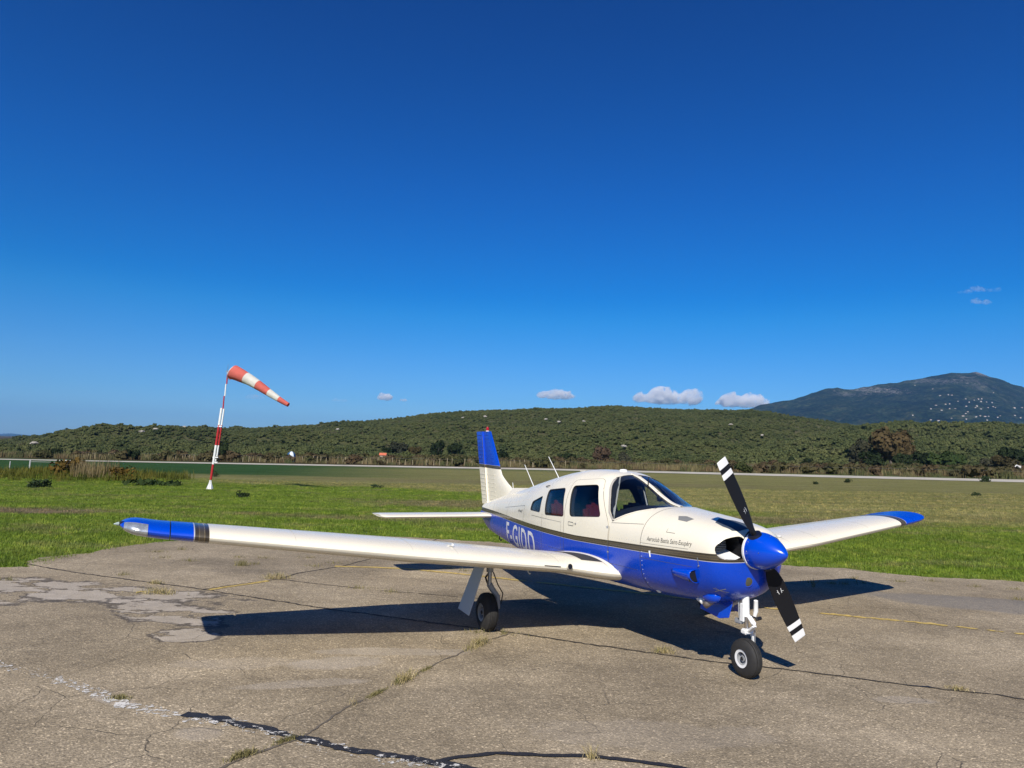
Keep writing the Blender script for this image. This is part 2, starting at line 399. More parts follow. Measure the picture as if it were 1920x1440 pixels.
# greyer re-laid rectangle on the right and dark oil spots
c = nt.mix(nt.math('MULTIPLY', blot(7.4, 11.3, 1.9, .75, -.25, .35), .55), c, (.16, .155, .15))
for (x, y, sx, sy, a) in ((-2.55, 4.6, .25, .12, .45), (-4.2, 11.9, .9, .35, .25), (2.6, 8.9, .12, .05, .5), (3.9, 9.2, .07, .03, .6), (-5.0, 12.6, 1.3, .5, .2), (4.2, 5.1, .5, .3, .25), (1.9, 7.9, .6, .25, .18), (-.2, 6.2, 1.0, .5, .14)):
    c = nt.mix(nt.math('MULTIPLY', blot(x, y, sx, sy, 0, .6, 3.0, .4, 1.1), a), c, (.05, .045, .04))
# white specks of lifted stone
sp = nt.maprange(nt.voro(P, 9, out='Distance'), .035, .05, 1, 0); spn = nt.maprange(nt.noise(P, 1.1, 2, .5), .5, .62, 0, 1)
c = nt.mix(nt.math('MULTIPLY', sp, spn), c, (.5, .47, .40))
flk = nt.maprange(nt.noise(nt.scale(P, (1, 1.5, 1)), 9, 4, .6), .70, .74, 0, .45)
c = nt.mix(flk, c, (.38, .34, .28))
# hairline crazing
warp = nt.mix(.25, P, nt.noise(P, 1.7, 3, .6, col_=True), 'ADD')
cz = nt.voro(warp, 1.1, 'DISTANCE_TO_EDGE'); cmask = nt.maprange(nt.noise(P, .45, 3, .6), .46, .6, 0, 1)
crack = nt.math('MULTIPLY', nt.maprange(cz, .0, .007, 1, 0), cmask)
c = nt.mix(nt.math('MULTIPLY', crack, .4), c, (.05, .042, .035))
nt.put(b.inputs['Base Color'], c); b.inputs['Roughness'].default_value = .92; b.inputs['Specular IOR Level'].default_value = .2
h = nt.math('ADD', nt.math('MULTIPLY', nt.voro(P, 62), .5), nt.math('MULTIPLY', nt.noise(P, 4, 5, .7), 2.2))
h = nt.math('SUBTRACT', h, nt.math('MULTIPLY', crack, 1.0)); h = nt.math('SUBTRACT', h, nt.math('MULTIPLY', hgt, 1.2))
nt.put(b.inputs['Normal'], nt.bump(h, .7, .012)); apron_m = m
edge = [(-14, 9.5), (-10.5, 10.8), (-7.95, 11.4), (-7.38, 11.65), (-7.75, 12.1), (-7.83, 12.47), (-7.35, 13.12), (-7.41, 13.82), (-7.01, 14.84), (-6.43, 15.47), (-4.59, 16.43), (-3.13, 17.3), (-1.5, 17.1), (-.11, 16.77), (2.5, 16.0), (5.64, 14.85), (7.11, 14.33), (7.88, 13.9), (9.6, 13.78), (13, 13.3), (22, 12.6)]
pts = []
for (a, b_), (c_, d_) in zip(edge, edge[1:]):
    n = max(1, int(math.hypot(c_ - a, d_ - b_) / .07))
    for k in range(n):
        t = k / n; x = a + (c_ - a) * t; y = b_ + (d_ - b_) * t
        pts.append((x, y + .22 * fbm(x * 1.3, y * 1.3, 3) + .07 * fbm(x * 7, y * 7, 9)))
pts.append(edge[-1])
bm = bmesh.new(); top = [bm.verts.new((x, y, 0)) for x, y in pts]; loop = top + [bm.verts.new((22, -30, 0)), bm.verts.new((-14, -30, 0))]
es = [bm.edges.new((p, q)) for p, q in zip(loop, loop[1:] + loop[:1])]
bmesh.ops.triangle_fill(bm, edges=es, use_beauty=True)
for f in bm.faces:
    if f.normal.z < 0: f.normal_flip()
low = [bm.verts.new((x, y + .03, -.05)) for x, y in pts]
for i in range(len(pts) - 1): bm.faces.new((top[i], top[i + 1], low[i + 1], low[i]))
me = bpy.data.meshes.new('apron'); bm.to_mesh(me); bm.free(); me.materials.append(apron_m)
apron = tag(link(bpy.data.objects.new('apron', me)), 'worn asphalt apron with sealed joints', kind='structure')
def edge_y(x):
    for (a, b_), (c_, d_) in zip(pts, pts[1:]):
        if a <= x <= c_: return b_ + (d_ - b_) * (x - a) / max(1e-6, c_ - a)
    return 13

def ribbon(name, line, w, mt, z=.004, jit=.35, wob=.02, parent=apron, gap=None, seed=0, step=.03):
    """a thin irregular strip lying on the apron"""
    rnd = random.Random(seed); P_ = []
    for (a, b_), (c_, d_) in zip(line, line[1:]):
        n = max(1, int(math.hypot(c_ - a, d_ - b_) / step))
        for k in range(n):
            t = k / n; P_.append((a + (c_ - a) * t, b_ + (d_ - b_) * t))
    P_.append(line[-1]); V = []; F = []
    for i, (x, y) in enumerate(P_):
        q = P_[min(i + 1, len(P_) - 1)]; p = P_[max(i - 1, 0)]
        dx, dy = q[0] - p[0], q[1] - p[1]; L = math.hypot(dx, dy) or 1; nx_, ny_ = -dy / L, dx / L
        o = wob * fbm(x * 2.3, y * 2.3, seed) + wob * .5 * fbm(x * 11, y * 11, seed)
        w1 = w * .5 * (1 + jit * 2 * fbm(x * 9, y * 9, seed + 5)) ; w2 = w * .5 * (1 + jit * 2 * fbm(x * 9, y * 9, seed + 8))
        if gap:
            g = fbm(x * gap[0], y * gap[0], seed + 20); k_ = max(0.0, min(1.0, (g + gap[1]) * 8)); w1 *= k_; w2 *= k_
        V += [(x + nx_ * (o + w1), y + ny_ * (o + w1), z), (x + nx_ * (o - w2), y + ny_ * (o - w2), z)]
    for i in range(len(P_) - 1): F.append((2 * i, 2 * i + 1, 2 * i + 3, 2 * i + 2))
    o = mk(name, V, F, mt, parent, smooth=False); return o
tar = mat('joint_tar', (.022, .021, .021), .55, wear=.3, wscale=20)
crk = mat('open_joint_dirt', (.035, .028, .02), .95, wear=.35, wscale=20)
yel = mat('faded_yellow_paint', (.50, .36, .10), .85, wear=.3, wscale=12)
wht = mat('flaking_white_paint', (.62, .60, .55), .85, wear=.2, wscale=15)
A = [(-7.6, 11.85), (-6.59, 11.3), (-4.17, 10.33), (-2.31, 9.42), (-.46, 8.71), (.1, 8.5), (1.07, 8.05), (2.07, 7.62), (2.94, 7.36), (3.78, 7.03), (4.37, 6.87), (4.65, 6.73), (7.5, 5.6)]
ribbon('joint', A, .035, crk, jit=.5, wob=.03, seed=1)
ribbon('joint', [(-4.17, 10.33), (-3.44, 11.3), (-3.29, 11.88), (-2.8, 12.71), (-2.3, 14.2), (-1.6, 17)], .028, crk, jit=.5, seed=2)
ribbon('joint', [(-3.44, 11.3), (-2.38, 10.89), (-1.72, 10.68), (-.72, 10.47), (.6, 10.1)], .022, crk, jit=.6, seed=3, gap=(1.2, .35))
ribbon('joint', [(.1, 8.5), (-.24, 8.02), (-.49, 7.47), (-.85, 6.66), (-1.17, 5.98), (-1.39, 5.28), (-1.66, 4.9), (-2.1, 4.0)], .018, mat('silted_joint', (.12, .10, .075), .95, wear=.3, wscale=15), jit=.8, seed=4, gap=(1.5, .1))
ribbon('tar_seal', [(-2.35, 5.66), (-2.0, 5.56), (-1.75, 5.45), (-1.39, 5.28), (-.91, 5.1), (-.4, 4.95), (.3, 4.7)], .085, tar, z=.0075, jit=.45, seed=5)
ribbon('tar_seal', [(-.4, 4.97), (-.26, 5.06), (-.02, 5.14), (.34, 5.14), (.59, 5.14), (.94, 5.09), (1.18, 5.02), (1.6, 4.85), (2.4, 4.5)], .05, tar, z=.0085, jit=.3, wob=.012, seed=6)
ribbon('tar_seal', [(3.45, 7.13), (3.78, 7.03), (4.37, 6.9), (4.65, 6.78), (5.4, 6.5)], .035, tar, z=.006, jit=.8, seed=15, gap=(1.2, .1))
wl = [(-4.6, 6.75), (-4.06, 6.54), (-3.46, 6.22), (-2.86, 5.83), (-2.19, 5.57), (-1.94, 5.54), (-1.39, 5.27), (-.91, 5.08), (-.4, 4.93), (.4, 4.6)]
def flaky(m_, scl, lo_, hi_, lowf=1.2):
    """paint that has come away in flakes: holes through the sheet"""
    nt = NT(m_); P = nt.pos(); out = nt.n['Material Output']; pb = nt.n['Principled BSDF']
    f = nt.math('ADD', nt.noise(nt.scale(P, (1, 1.3, 1)), scl, 5, .75), nt.math('MULTIPLY', nt.math('SUBTRACT', nt.noise(P, lowf, 3, .6), .5), .5))
    k = nt.maprange(f, lo_, hi_, 0, 1); tr = nt.new('ShaderNodeBsdfTransparent'); mx = nt.new('ShaderNodeMixShader')
    nt.l.new(k, mx.inputs[0]); nt.l.new(tr.outputs[0], mx.inputs[1]); nt.l.new(pb.outputs[0], mx.inputs[2]); nt.l.new(mx.outputs[0], out.inputs[0])
flaky(wht, 20, .515, .545, .9); flaky(yel, 22, .36, .42)
ribbon('white_line', [(x, y - .02) for x, y in wl], .12, wht, z=.0045, jit=.6, wob=.03, seed=30, step=.02)
ribbon('white_line', [(x, y - .01) for x, y in wl[4:]], .07, wht, z=.0115, jit=.8, wob=.03, seed=33, step=.02)
ribbon('yellow_line', [(-4.08, 10.30), (-3.52, 11.12)], .085, yel, z=.006, jit=.2, seed=7)
ribbon('yellow_line', [(-2.9, 12.66), (-2.3, 12.72), (-1.71, 12.70), (-.59, 12.3), (.11, 11.99), (1.8, 11.3), (3.2, 10.65)], .10, yel, z=.006, jit=.3, seed=8, gap=(2.5, .45))
ribbon('yellow_line', [(3.2, 10.65), (3.85, 10.33), (4.45, 10.14), (5.32, 9.85), (6.48, 9.36), (8.5, 8.4)], .085, yel, z=.006, jit=.5, seed=9, gap=(2.2, .12))
ribbon('yellow_line', [(-4.9, 9.95), (-4.62, 10.12)], .06, yel, z=.0065, jit=.9, seed=10, gap=(8, .2))

# concrete runway across the field
m = bpy.data.materials.new('pale_runway'); m.use_nodes = True; nt = NT(m); b = nt.n['Principled BSDF']; P = nt.pos()
c = nt.ramp(nt.noise(nt.scale(P, (.06, .5, 1)), 1, 5, .65), [(.3, (.40, .365, .285)), (.7, (.56, .52, .42))])
c = nt.mix(1.0, c, nt.maprange(nt.noise(nt.scale(P, (.5, .2, 1)), 1, 2, .5), .4, .6, .88, 1.06), 'MULTIPLY')
nt.put(b.inputs['Base Color'], c); b.inputs['Roughness'].default_value = .9
V = []; F = []
RWN = [(-190, 116), (-66, 96.6), (4, 91.5), (53, 73.2), (120, 55.5)]
for i in range(0, 311):
    x = -180 + i; y = interp(RWN, x) + .5 * fbm(x * .12, 1) + .25 * fbm(x * .9, 4)
    V += [(x, y, TILT * x + .035), (x, interp(RWN, x) + 6.0 + .06 * (x + 60), TILT * x + .035)]
for i in range(310): F.append((2 * i, 2 * i + 2, 2 * i + 3, 2 * i + 1))
tag(mk('runway', V, F, m, smooth=False), 'pale concrete runway across the field', kind='structure')

# ---- scatter by geometry nodes (only for what nobody could count)
def gn_scatter(name, carrier, srcs, density, smin, smax, seed, label, tilt=.12, att=None, keep=False):
    g = bpy.data.node_groups.new(name + '_scatter', 'GeometryNodeTree')
    g.interface.new_socket('Geometry', in_out='INPUT', socket_type='NodeSocketGeometry'); g.interface.new_socket('Geometry', in_out='OUTPUT', socket_type='NodeSocketGeometry')
    N = g.nodes; L = g.links; gi = N.new('NodeGroupInput'); go = N.new('NodeGroupOutput')
    dp = N.new('GeometryNodeDistributePointsOnFaces'); dp.inputs['Density'].default_value = density; dp.inputs['Seed'].default_value = seed
    L.new(gi.outputs[0], dp.inputs['Mesh'])
    if att:
        na = N.new('GeometryNodeInputNamedAttribute'); na.data_type = 'FLOAT'; na.inputs['Name'].default_value = att
        mu = N.new('ShaderNodeMath'); mu.operation = 'MULTIPLY'; mu.inputs[1].default_value = density
        L.new(na.outputs[0], mu.inputs[0]); L.new(mu.outputs[0], dp.inputs['Density'])
    jn = N.new('GeometryNodeJoinGeometry')
    for s_ in srcs:
        oi_ = N.new('GeometryNodeObjectInfo'); oi_.inputs['Object'].default_value = s_; oi_.inputs['As Instance'].default_value = True
        L.new(oi_.outputs['Geometry'], jn.inputs[0])
    io = N.new('GeometryNodeInstanceOnPoints'); io.inputs['Pick Instance'].default_value = True
    rv = N.new('FunctionNodeRandomValue'); rv.data_type = 'FLOAT_VECTOR'; rv.inputs[0].default_value = (-tilt, -tilt, 0); rv.inputs[1].default_value = (tilt, tilt, 6.283)
    rs = N.new('FunctionNodeRandomValue'); rs.data_type = 'FLOAT'; rs.inputs[2].default_value = smin; rs.inputs[3].default_value = smax; rs.inputs['Seed'].default_value = 5
    L.new(dp.outputs['Points'], io.inputs['Points']); L.new(jn.outputs[0], io.inputs['Instance'])
    L.new(rv.outputs[0], io.inputs['Rotation']); L.new(rs.outputs[1], io.inputs['Scale'])
    if keep:
        j2 = N.new('GeometryNodeJoinGeometry'); L.new(gi.outputs[0], j2.inputs[0]); L.new(io.outputs[0], j2.inputs[0]); L.new(j2.outputs[0], go.inputs[0])
    else: L.new(io.outputs[0], go.inputs[0])
    md = carrier.modifiers.new('scatter', 'NODES'); md.node_group = g
    return tag(carrier, label, kind='stuff')
def src(name, V, F, mt, smooth=False):
    me = bpy.data.meshes.new(name); me.from_pydata(V, [], F); me.materials.append(mt)
    for p in me.polygons: p.use_smooth = smooth
    return bpy.data.objects.new(name, me)
def tuft(name, n, h, spread, w, mt, seed, lean=.5):
    r = random.Random(seed); V = []; F = []
    for i in range(n):
        a = r.uniform(0, 6.28); d = spread * math.sqrt(r.random()); x, y = d * math.cos(a), d * math.sin(a)
        hh = h * r.uniform(.45, 1.1); ln = lean * hh * r.uniform(.2, 1); b_ = r.uniform(0, 6.28); t = b_ + 1.57
        wx, wy = w * math.cos(t), w * math.sin(t); lx, ly = ln * math.cos(b_), ln * math.sin(b_); k = len(V)
        V += [(x - wx, y - wy, -.02), (x + wx, y + wy, -.02), (x + lx * .4 - wx * .8, y + ly * .4 - wy * .8, hh * .6), (x + lx * .4 + wx * .8, y + ly * .4 + wy * .8, hh * .6), (x + lx, y + ly, hh)]
        F += [(k, k + 1, k + 3, k + 2), (k + 2, k + 3, k + 4)]
    return src(name, V, F, mt)
tufts = [tuft('grass_tuft_source', 18, .052, .075, .0035, blade_m, s, .8) for s in range(4)]
V = []; F = []; n = 0; DEN = []
for j in range(120):
    y = 10.5 + j * .3
    for i in range(110):
        x0 = -1 + 2 * i / 110; x1 = -1 + 2 * (i + 1) / 110; w = y * .76 + 2
        cx_ = (x0 + x1) / 2 * w
        ey = edge_y(cx_)
        if y < ey - .15: continue
        q = [(x0 * w, y), (x1 * w, y), (x1 * w, y + .3), (x0 * w, y + .3)]
        k = len(V); V += [(a, b_, gz(a, b_) + .002) for a, b_ in q]; F.append((k, k + 1, k + 2, k + 3))
        d = (1.0 if y < 20 else (20 / y) ** 1.6) * (0.35 + .65 * sstep(0, .35, y - ey)) * (.3 if ((cx_ + 13.6) / 2.2) ** 2 + ((y - 20.8) / .9) ** 2 + 1.2 * fbm(cx_, y * 2) < 1 else 1) * max(.35, min(1, 1 + .9 * fbm(cx_ * .8, y * .8, 7)))
        DEN += [d] * 4
gr = mk('grass', V, F, None, smooth=False)
at = gr.data.attributes.new('den', 'FLOAT', 'POINT'); at.data.foreach_set('value', DEN)
gn_scatter('grass', gr, tufts, 85, .6, 1.5, 3, 'short green grass bordering the apron', att='den')

# dry grass tufts and small weeds rooted in the joints
m = bpy.data.materials.new('dry_grass'); m.use_nodes = True; nt = NT(m); b = nt.n['Principled BSDF']
c = nt.ramp(nt.noise(nt.pos(), 14, 3, .6), [(.3, (.11, .12, .03)), (.5, (.30, .24, .10)), (.7, (.52, .42, .24))]); nt.put(b.inputs['Base Color'], c); b.inputs['Roughness'].default_value = .8; dry_m = m
m = bpy.data.materials.new('joint_moss'); m.use_nodes = True; nt = NT(m); b = nt.n['Principled BSDF']
c = nt.ramp(nt.noise(nt.pos(), 20, 3, .6), [(.3, (.09, .085, .025)), (.55, (.19, .165, .06)), (.75, (.36, .29, .14))]); nt.put(b.inputs['Base Color'], c); b.inputs['Roughness'].default_value = .9; moss_m = m
def tuft_obj(name, x, y, n, h, sx, sy, rot, mt, seed, lean=.9, w=.0022):
    r = random.Random(seed); V = []; F = []
    for i in range(n):
        u, v = r.gauss(0, .45), r.gauss(0, .45)
        px, py = u * sx * math.cos(rot) - v * sy * math.sin(rot), u * sx * math.sin(rot) + v * sy * math.cos(rot)
        hh = h * r.uniform(.25, 1.1) * math.exp(-(u * u + v * v) * .5); ln = lean * hh * r.uniform(.1, 1.3); a = r.uniform(0, 6.28)
        t = r.uniform(0, 6.28); wx, wy = w * math.cos(t), w * math.sin(t); lx, ly = ln * math.cos(a), ln * math.sin(a); k = len(V)
        V += [(px - wx, py - wy, 0), (px + wx, py + wy, 0), (px + lx * .45 - wx, py + ly * .45 - wy, hh * .65), (px + lx * .45 + wx, py + ly * .45 + wy, hh * .65), (px + lx, py + ly, hh)]
        F += [(k, k + 1, k + 3, k + 2), (k + 2, k + 3, k + 4)]
    o = mk(name, V, F, mt, smooth=False); o.location = (x, y, .003); return o
JR = math.atan2(1.36, .64)
for (x, y, n, h, sx, sy, rot, mt, lab) in (
    (-.26, 7.88, 260, .11, .26, .07, JR, dry_m, 'straw coloured grass tuft in the joint just in front of the main wheel'),
    (-.85, 6.63, 240, .10, .20, .06, JR, dry_m, 'straw coloured grass tuft midway down the transverse joint'),
    (-.70, 6.97, 110, .035, .12, .03, JR, moss_m, 'small mossy tuft between two straw tufts in the joint'),
    (-1.03, 6.25, 260, .03, .16, .03, JR, moss_m, 'long mossy green tuft lying along the transverse joint'),
    (-1.18, 5.99, 14, .10, .05, .05, 0, dry_m, 'thin bare weed twig at the end of the transverse joint'),
    (-1.66, 4.95, 300, .05, .13, .04, .9, moss_m, 'broad dry grass tuft lowest at the bottom left'),
    (-1.46, 5.23, 200, .035, .12, .035, .9, moss_m, 'mossy tuft growing over the black tar seal'),
    (-2.98, 5.93, 150, .04, .10, .05, 0, moss_m, 'small moss cushion on the flaking white line'),
    (-4.6, 9.93, 300, .10, .32, .10, 0, dry_m, 'dry grass tuft on the pale scaled patch'),
    (-4.95, 10.6, 120, .07, .12, .05, 0, dry_m, 'sparse reddish tuft on the left of the long joint'),
    (-3.46, 11.33, 220, .12, .25, .06, .2, dry_m, 'dry tuft where two joints meet past the yellow line'),
    (-4.39, 12.4, 120, .13, .14, .10, 0, moss_m, 'dark upright weed standing alone under the blue wing tip'),
    (1.68, 7.87, 150, .09, .12, .07, 0, dry_m, 'straw tuft in the long joint behind the nose wheel shadow'),
    (4.2, 6.95, 130, .05, .13, .05, -.3, dry_m, 'flat straw tuft in the long joint at the right'),
    (.62, 5.12, 40, .12, .05, .05, 0, dry_m, 'thin seeding weed growing through the curved tar seal'),
    (-.98, 12.9, 90, .06, .16, .06, 0, dry_m, 'dry tuft on the yellow line behind the wing'),
    (5.09, 12.3, 20, .22, .03, .03, 0, moss_m, 'single tall weed stalk in the left wing shadow')):
    tag(tuft_obj('grass_tuft', x, y, n, h, sx, sy, rot, mt, int(abs(x * 100))), lab, 'weed', 'grass tufts rooted in the apron')
V = []; F = []; r = random.Random(4)
for (cx_, cy_) in [(-6.4, 13.6), (-6.1, 14.0), (-4.3, 13.3), (-4.75, 13.3), (-6.96, 10.5), (7.0, 13.2), (5.57, 12.7), (8.19, 12.96), (8.8, 12.83), (8.1, 11.8), (-5.4, 12.7), (-3.0, 13.0), (-2.4, 14.6), (6.2, 12.9), (-.3, 8.45), (.02, 8.42), (-5.7, 11.2), (-2.1, 10.8), (-1.6, 10.62)] + [(r.uniform(-7, 9), r.uniform(12.5, 13.6)) for _ in range(10)]:
    for i in range(45):
        a = r.uniform(0, 6.28); d = abs(r.gauss(0, .07)); x, y = cx_ + 1.6 * d * math.cos(a), cy_ + d * math.sin(a); hh = r.uniform(.01, .07)
        t = r.uniform(0, 6.28); k = len(V); w = .004
        V += [(x - w * math.cos(t), y - w * math.sin(t), .001), (x + w * math.cos(t), y + w * math.sin(t), .001), (x + r.uniform(-.04, .04), y + r.uniform(-.04, .04), hh)]; F.append((k, k + 1, k + 2))
tag(mk('apron_weeds', V, F, moss_m, smooth=False), 'tiny weeds dotted over the apron', kind='stuff')

# ------------------------------------------------------------------ the aircraft
# aircraft frame: x forward, y to port, z up, origin where the nose wheel touches the apron
AC = empty('light_aircraft', (2.30, 7.10, 0.0), PLANE_ROT); AC.rotation_euler.x = .004
tag(AC, 'cream and blue low wing single engine aeroplane parked on the apron', 'aeroplane')
# x, zb, zt, zc, w, nu, nl
ST=[(0.125,.97,1.29,1.12,.19,2.2,2.2),(0.11,.87,1.335,1.12,.30,2.3,2.2),(0.07,.80,1.37,1.12,.385,2.6,2.3),(0.0,.735,1.40,1.12,.44,2.8,2.4),(-.1,.69,1.42,1.12,.47,2.8,2.5),
(-.3,.640,1.45,1.11,.505,2.7,2.6),(-.6,.610,1.48,1.10,.54,2.6,2.7),(-.9,.595,1.505,1.08,.565,2.6,2.8),(-1.1,.585,1.53,1.07,.575,2.6,2.8),
(-1.3,.575,1.60,1.06,.58,2.55,2.8),(-1.55,.57,1.715,1.05,.59,2.5,2.8),(-1.8,.565,1.805,1.05,.595,2.6,2.8),(-2.05,.57,1.85,1.05,.60,2.8,2.8),(-2.4,.565,1.862,1.05,.60,2.8,2.8),
(-2.84,.56,1.82,1.05,.585,2.8,3.0),(-3.3,.56,1.745,1.03,.545,2.7,3.3),(-3.65,.565,1.68,1.02,.50,2.6,3.5),(-4.1,.575,1.595,1.0,.42,2.4,3.5),(-4.6,.60,1.49,1.0,.33,2.2,3.3),(-5.1,.635,1.40,1.0,.235,2.1,3.0),(-5.6,.68,1.30,1.0,.15,2,2.6),(-6.0,.73,1.21,1.0,.09,2,2),(-6.3,.86,1.13,1.02,.045,2,2)]
def _pchip():
    xs=[-s[0] for s in ST];n=len(xs);out=[]
    for k in range(1,7):
        ys=[s[k] for s in ST];h=[xs[i+1]-xs[i] for i in range(n-1)];d=[(ys[i+1]-ys[i])/h[i] for i in range(n-1)]
        m=[d[0]]+[0]*(n-2)+[d[-1]]
        for i in range(1,n-1):
            if d[i-1]*d[i]>0:
                w1=2*h[i]+h[i-1];w2=h[i]+2*h[i-1];m[i]=(w1+w2)/(w1/d[i-1]+w2/d[i])
        out.append((ys,m))
    return xs,out
_XS,_PC=_pchip()
def sect(x):
    t=min(max(-x,_XS[0]),_XS[-1]);i=0
    while i<len(_XS)-2 and _XS[i+1]<t:i+=1
    h=_XS[i+1]-_XS[i];u=(t-_XS[i])/h;r=[]
    for ys,m in _PC:
        r.append((1+2*u)*(1-u)**2*ys[i]+u*(1-u)**2*h*m[i]+u*u*(3-2*u)*ys[i+1]+u*u*(u-1)*h*m[i+1])
    return r
def inside(x,y,z):
    zb,zt,zc,w,nu,nl=sect(x)
    if z>zc: H=zt-zc;n=nu
    else: H=zc-zb;n=nl
    return (abs(y)/w)**n+(abs(z-zc)/H)**n
def yside(x,z):
    zb,zt,zc,w,nu,nl=sect(x)
    H,n=(zt-zc,nu) if z>zc else (zc-zb,nl)
    a=1-min(1,(abs(z-zc)/H))**n
    return w*a**(1/n)

def loft_bm(x0, x1, off=0.0, n=72, dx=.04, flip=False, zmin=None):
    bm = bmesh.new(); rings = []; ns = max(2, int(abs(x1 - x0) / dx)); xs_ = [x0 + (x1 - x0) * i / ns for i in range(ns + 1)]
    if x0 > .05: xs_ = sorted(set([.125, .122, .115, .105, .09, .07, .045, .02, -.01] + [x for x in xs_ if x < -.02]), reverse=True)
    for x in xs_:
        zb, zt, zc, w, nu, nl = sect(x); zb += off; zt -= off; w -= off
        if zmin is not None: zb = max(zb, zmin); nl = 3.0; w -= .02
        rg = []
        for k in range(n):
            t = 2 * math.pi * k / n; c, s = math.cos(t), math.sin(t); e, H = (nu, zt - zc) if s >= 0 else (nl, zc - zb)
            rg.append(bm.verts.new((x, w * math.copysign(abs(c) ** (2 / e), c), zc + H * math.copysign(abs(s) ** (2 / e), s))))
        rings.append(rg)
    for a, b in zip(rings, rings[1:]):
        for k in range(n): bm.faces.new((a[k], a[(k + 1) % n], b[(k + 1) % n], b[k]))
    bm.faces.new(rings[0][::-1]); bm.faces.new(rings[-1])
    bmesh.ops.recalc_face_normals(bm, faces=bm.faces)
    if flip: bmesh.ops.reverse_faces(bm, faces=bm.faces)
    return bm
def bm_obj(name, bm, mt=None, parent=None, angle=40):
    me = bpy.data.meshes.new(name); bm.to_mesh(me); bm.free()
    if mt: me.materials.append(mt)
    o = bpy.data.objects.new(name, me)
    if parent is not False: link(o, parent); finish(me, True, angle)
    return o
SEAM = -.93
WIN = {'quarter_window': round_poly([(-3.22, 1.475), (-3.55, 1.375), (-3.58, 1.265), (-3.21, 1.265)], .035),
       'rear_window': round_poly([(-3.08, 1.565), (-2.60, 1.615), (-2.49, 1.275), (-3.03, 1.25)], .05),
       'front_window': round_poly([(-2.43, 1.655), (-1.93, 1.695), (-1.68, 1.34), (-2.34, 1.285)], .06)}
WS = [(-1.455, 1.335), (-1.55, 1.42), (-1.60, 1.50), (-1.66, 1.585), (-1.735, 1.67), (-1.79, 1.73), (-1.835, 1.785), (-1.86, 1.84), (-1.86, 2.1), (-.97, 2.1), (-.97, 1.512), (-1.05, 1.492), (-1.18, 1.452), (-1.3, 1.405)]
def cutters(mt):
    obs = []
    for nm, poly in WIN.items():
        obs += [prism('c', poly, -1.0, -.25, mt), prism('c', poly, .25, 1.0, mt)]
    obs += [prism('c', WS, -1.0, -.022, mt), prism('c', WS, .022, 1.0, mt)]
    return obs
fus = bm_obj('fuselage', loft_bm(SEAM, -6.3), hull, AC)
cav = bm_obj('cav', loft_bm(-1.0, -3.72, .04, zmin=.82), inner, False)
boolean(fus, cav)
boolean(fus, join_objs('cut', cutters(seal)))
finish(fus.data, True, 32)
# glazing: slices of a thin shell just under the skin
def shell(off, th, x0, x1, mt, n=72):
    bm = loft_bm(x0, x1, off, n); b2 = loft_bm(x0 - .004, x1 + .004, off + th, n, flip=True)
    t = bpy.data.meshes.new('t'); b2.to_mesh(t); b2.free(); bm.from_mesh(t); bpy.data.meshes.remove(t)
    return bm_obj('s', bm, mt, False)
for side in (-1, 1):
    for nm, poly in list(WIN.items()) + [('windscreen', WS)]:
        o = shell(.006, .004, -.955, -3.8, glass); o.name = nm; link(o, AC)
        a, b_ = (.022, 1.0) if nm == 'windscreen' else (.25, 1.0)
        boolean(o, prism('c', poly, min(side * a, side * b_), max(side * a, side * b_), glass), 'INTERSECT'); finish(o.data, True, 30)
        o.name = nm
def on_side(x, z, side=-1, off=.002): return Vector((x, side * (yside(x, z) + off), z))
def on_top(x, y, off=.002):
    zb, zt, zc, w, nu, nl = sect(x); return Vector((x, y, zc + (zt - zc) * max(0, 1 - (abs(y) / w) ** nu) ** (1 / nu) + off))
def ring_strip(name, poly, w, mt, side=-1, off=.003, closed=True, parent=AC, inward=.0):
    n = len(poly); V = []; F = []
    for i, p in enumerate(poly):
        a = Vector(poly[i - 1 if closed or i else 0]); b_ = Vector(poly[(i + 1) % n if closed or i < n - 1 else i])
        d = (b_ - a).normalized(); nn = Vector((-d.y, d.x)); q1 = Vector(p) + nn * w * .5; q2 = Vector(p) - nn * w * .5
        V += [on_side(q1.x, q1.y, side, off), on_side(q2.x, q2.y, side, off)]
    m_ = n if closed else n - 1
    for i in range(m_): j = (i + 1) % n; F.append((2 * i, 2 * j, 2 * j + 1, 2 * i + 1))
    return mk(name, V, F, mt, parent, smooth=True, angle=None)
def dense(poly, step=.03, closed=False):
    out = []; n = len(poly)
    for i in range(n if closed else n - 1):
        a, b_ = poly[i], poly[(i + 1) % n]; k = max(1, int(math.hypot(b_[0] - a[0], b_[1] - a[1]) / step))
        out += [(a[0] + (b_[0] - a[0]) * t / k, a[1] + (b_[1] - a[1]) * t / k) for t in range(k)]
    if not closed: out.append(poly[-1])
    return out
for side in (-1, 1):
    for nm, poly in WIN.items(): ring_strip('window_seal', dense(poly, .03, True), .009, seal, side, .0015)
fr_m = mat('windscreen_frame_beige', (.42, .39, .34), .4)
for side in (-1, 1):
    ring_strip('windscreen_frame', dense([(-1.445, 1.322), (-1.56, 1.41), (-1.612, 1.50), (-1.672, 1.585), (-1.747, 1.67), (-1.80, 1.735), (-1.845, 1.79)], .02), .022, fr_m, side, .004)
    ring_strip('windscreen_frame', dense([(-1.035, 1.490), (-1.18, 1.442), (-1.3, 1.395), (-1.448, 1.325)], .02), .012, cream, side, .004)
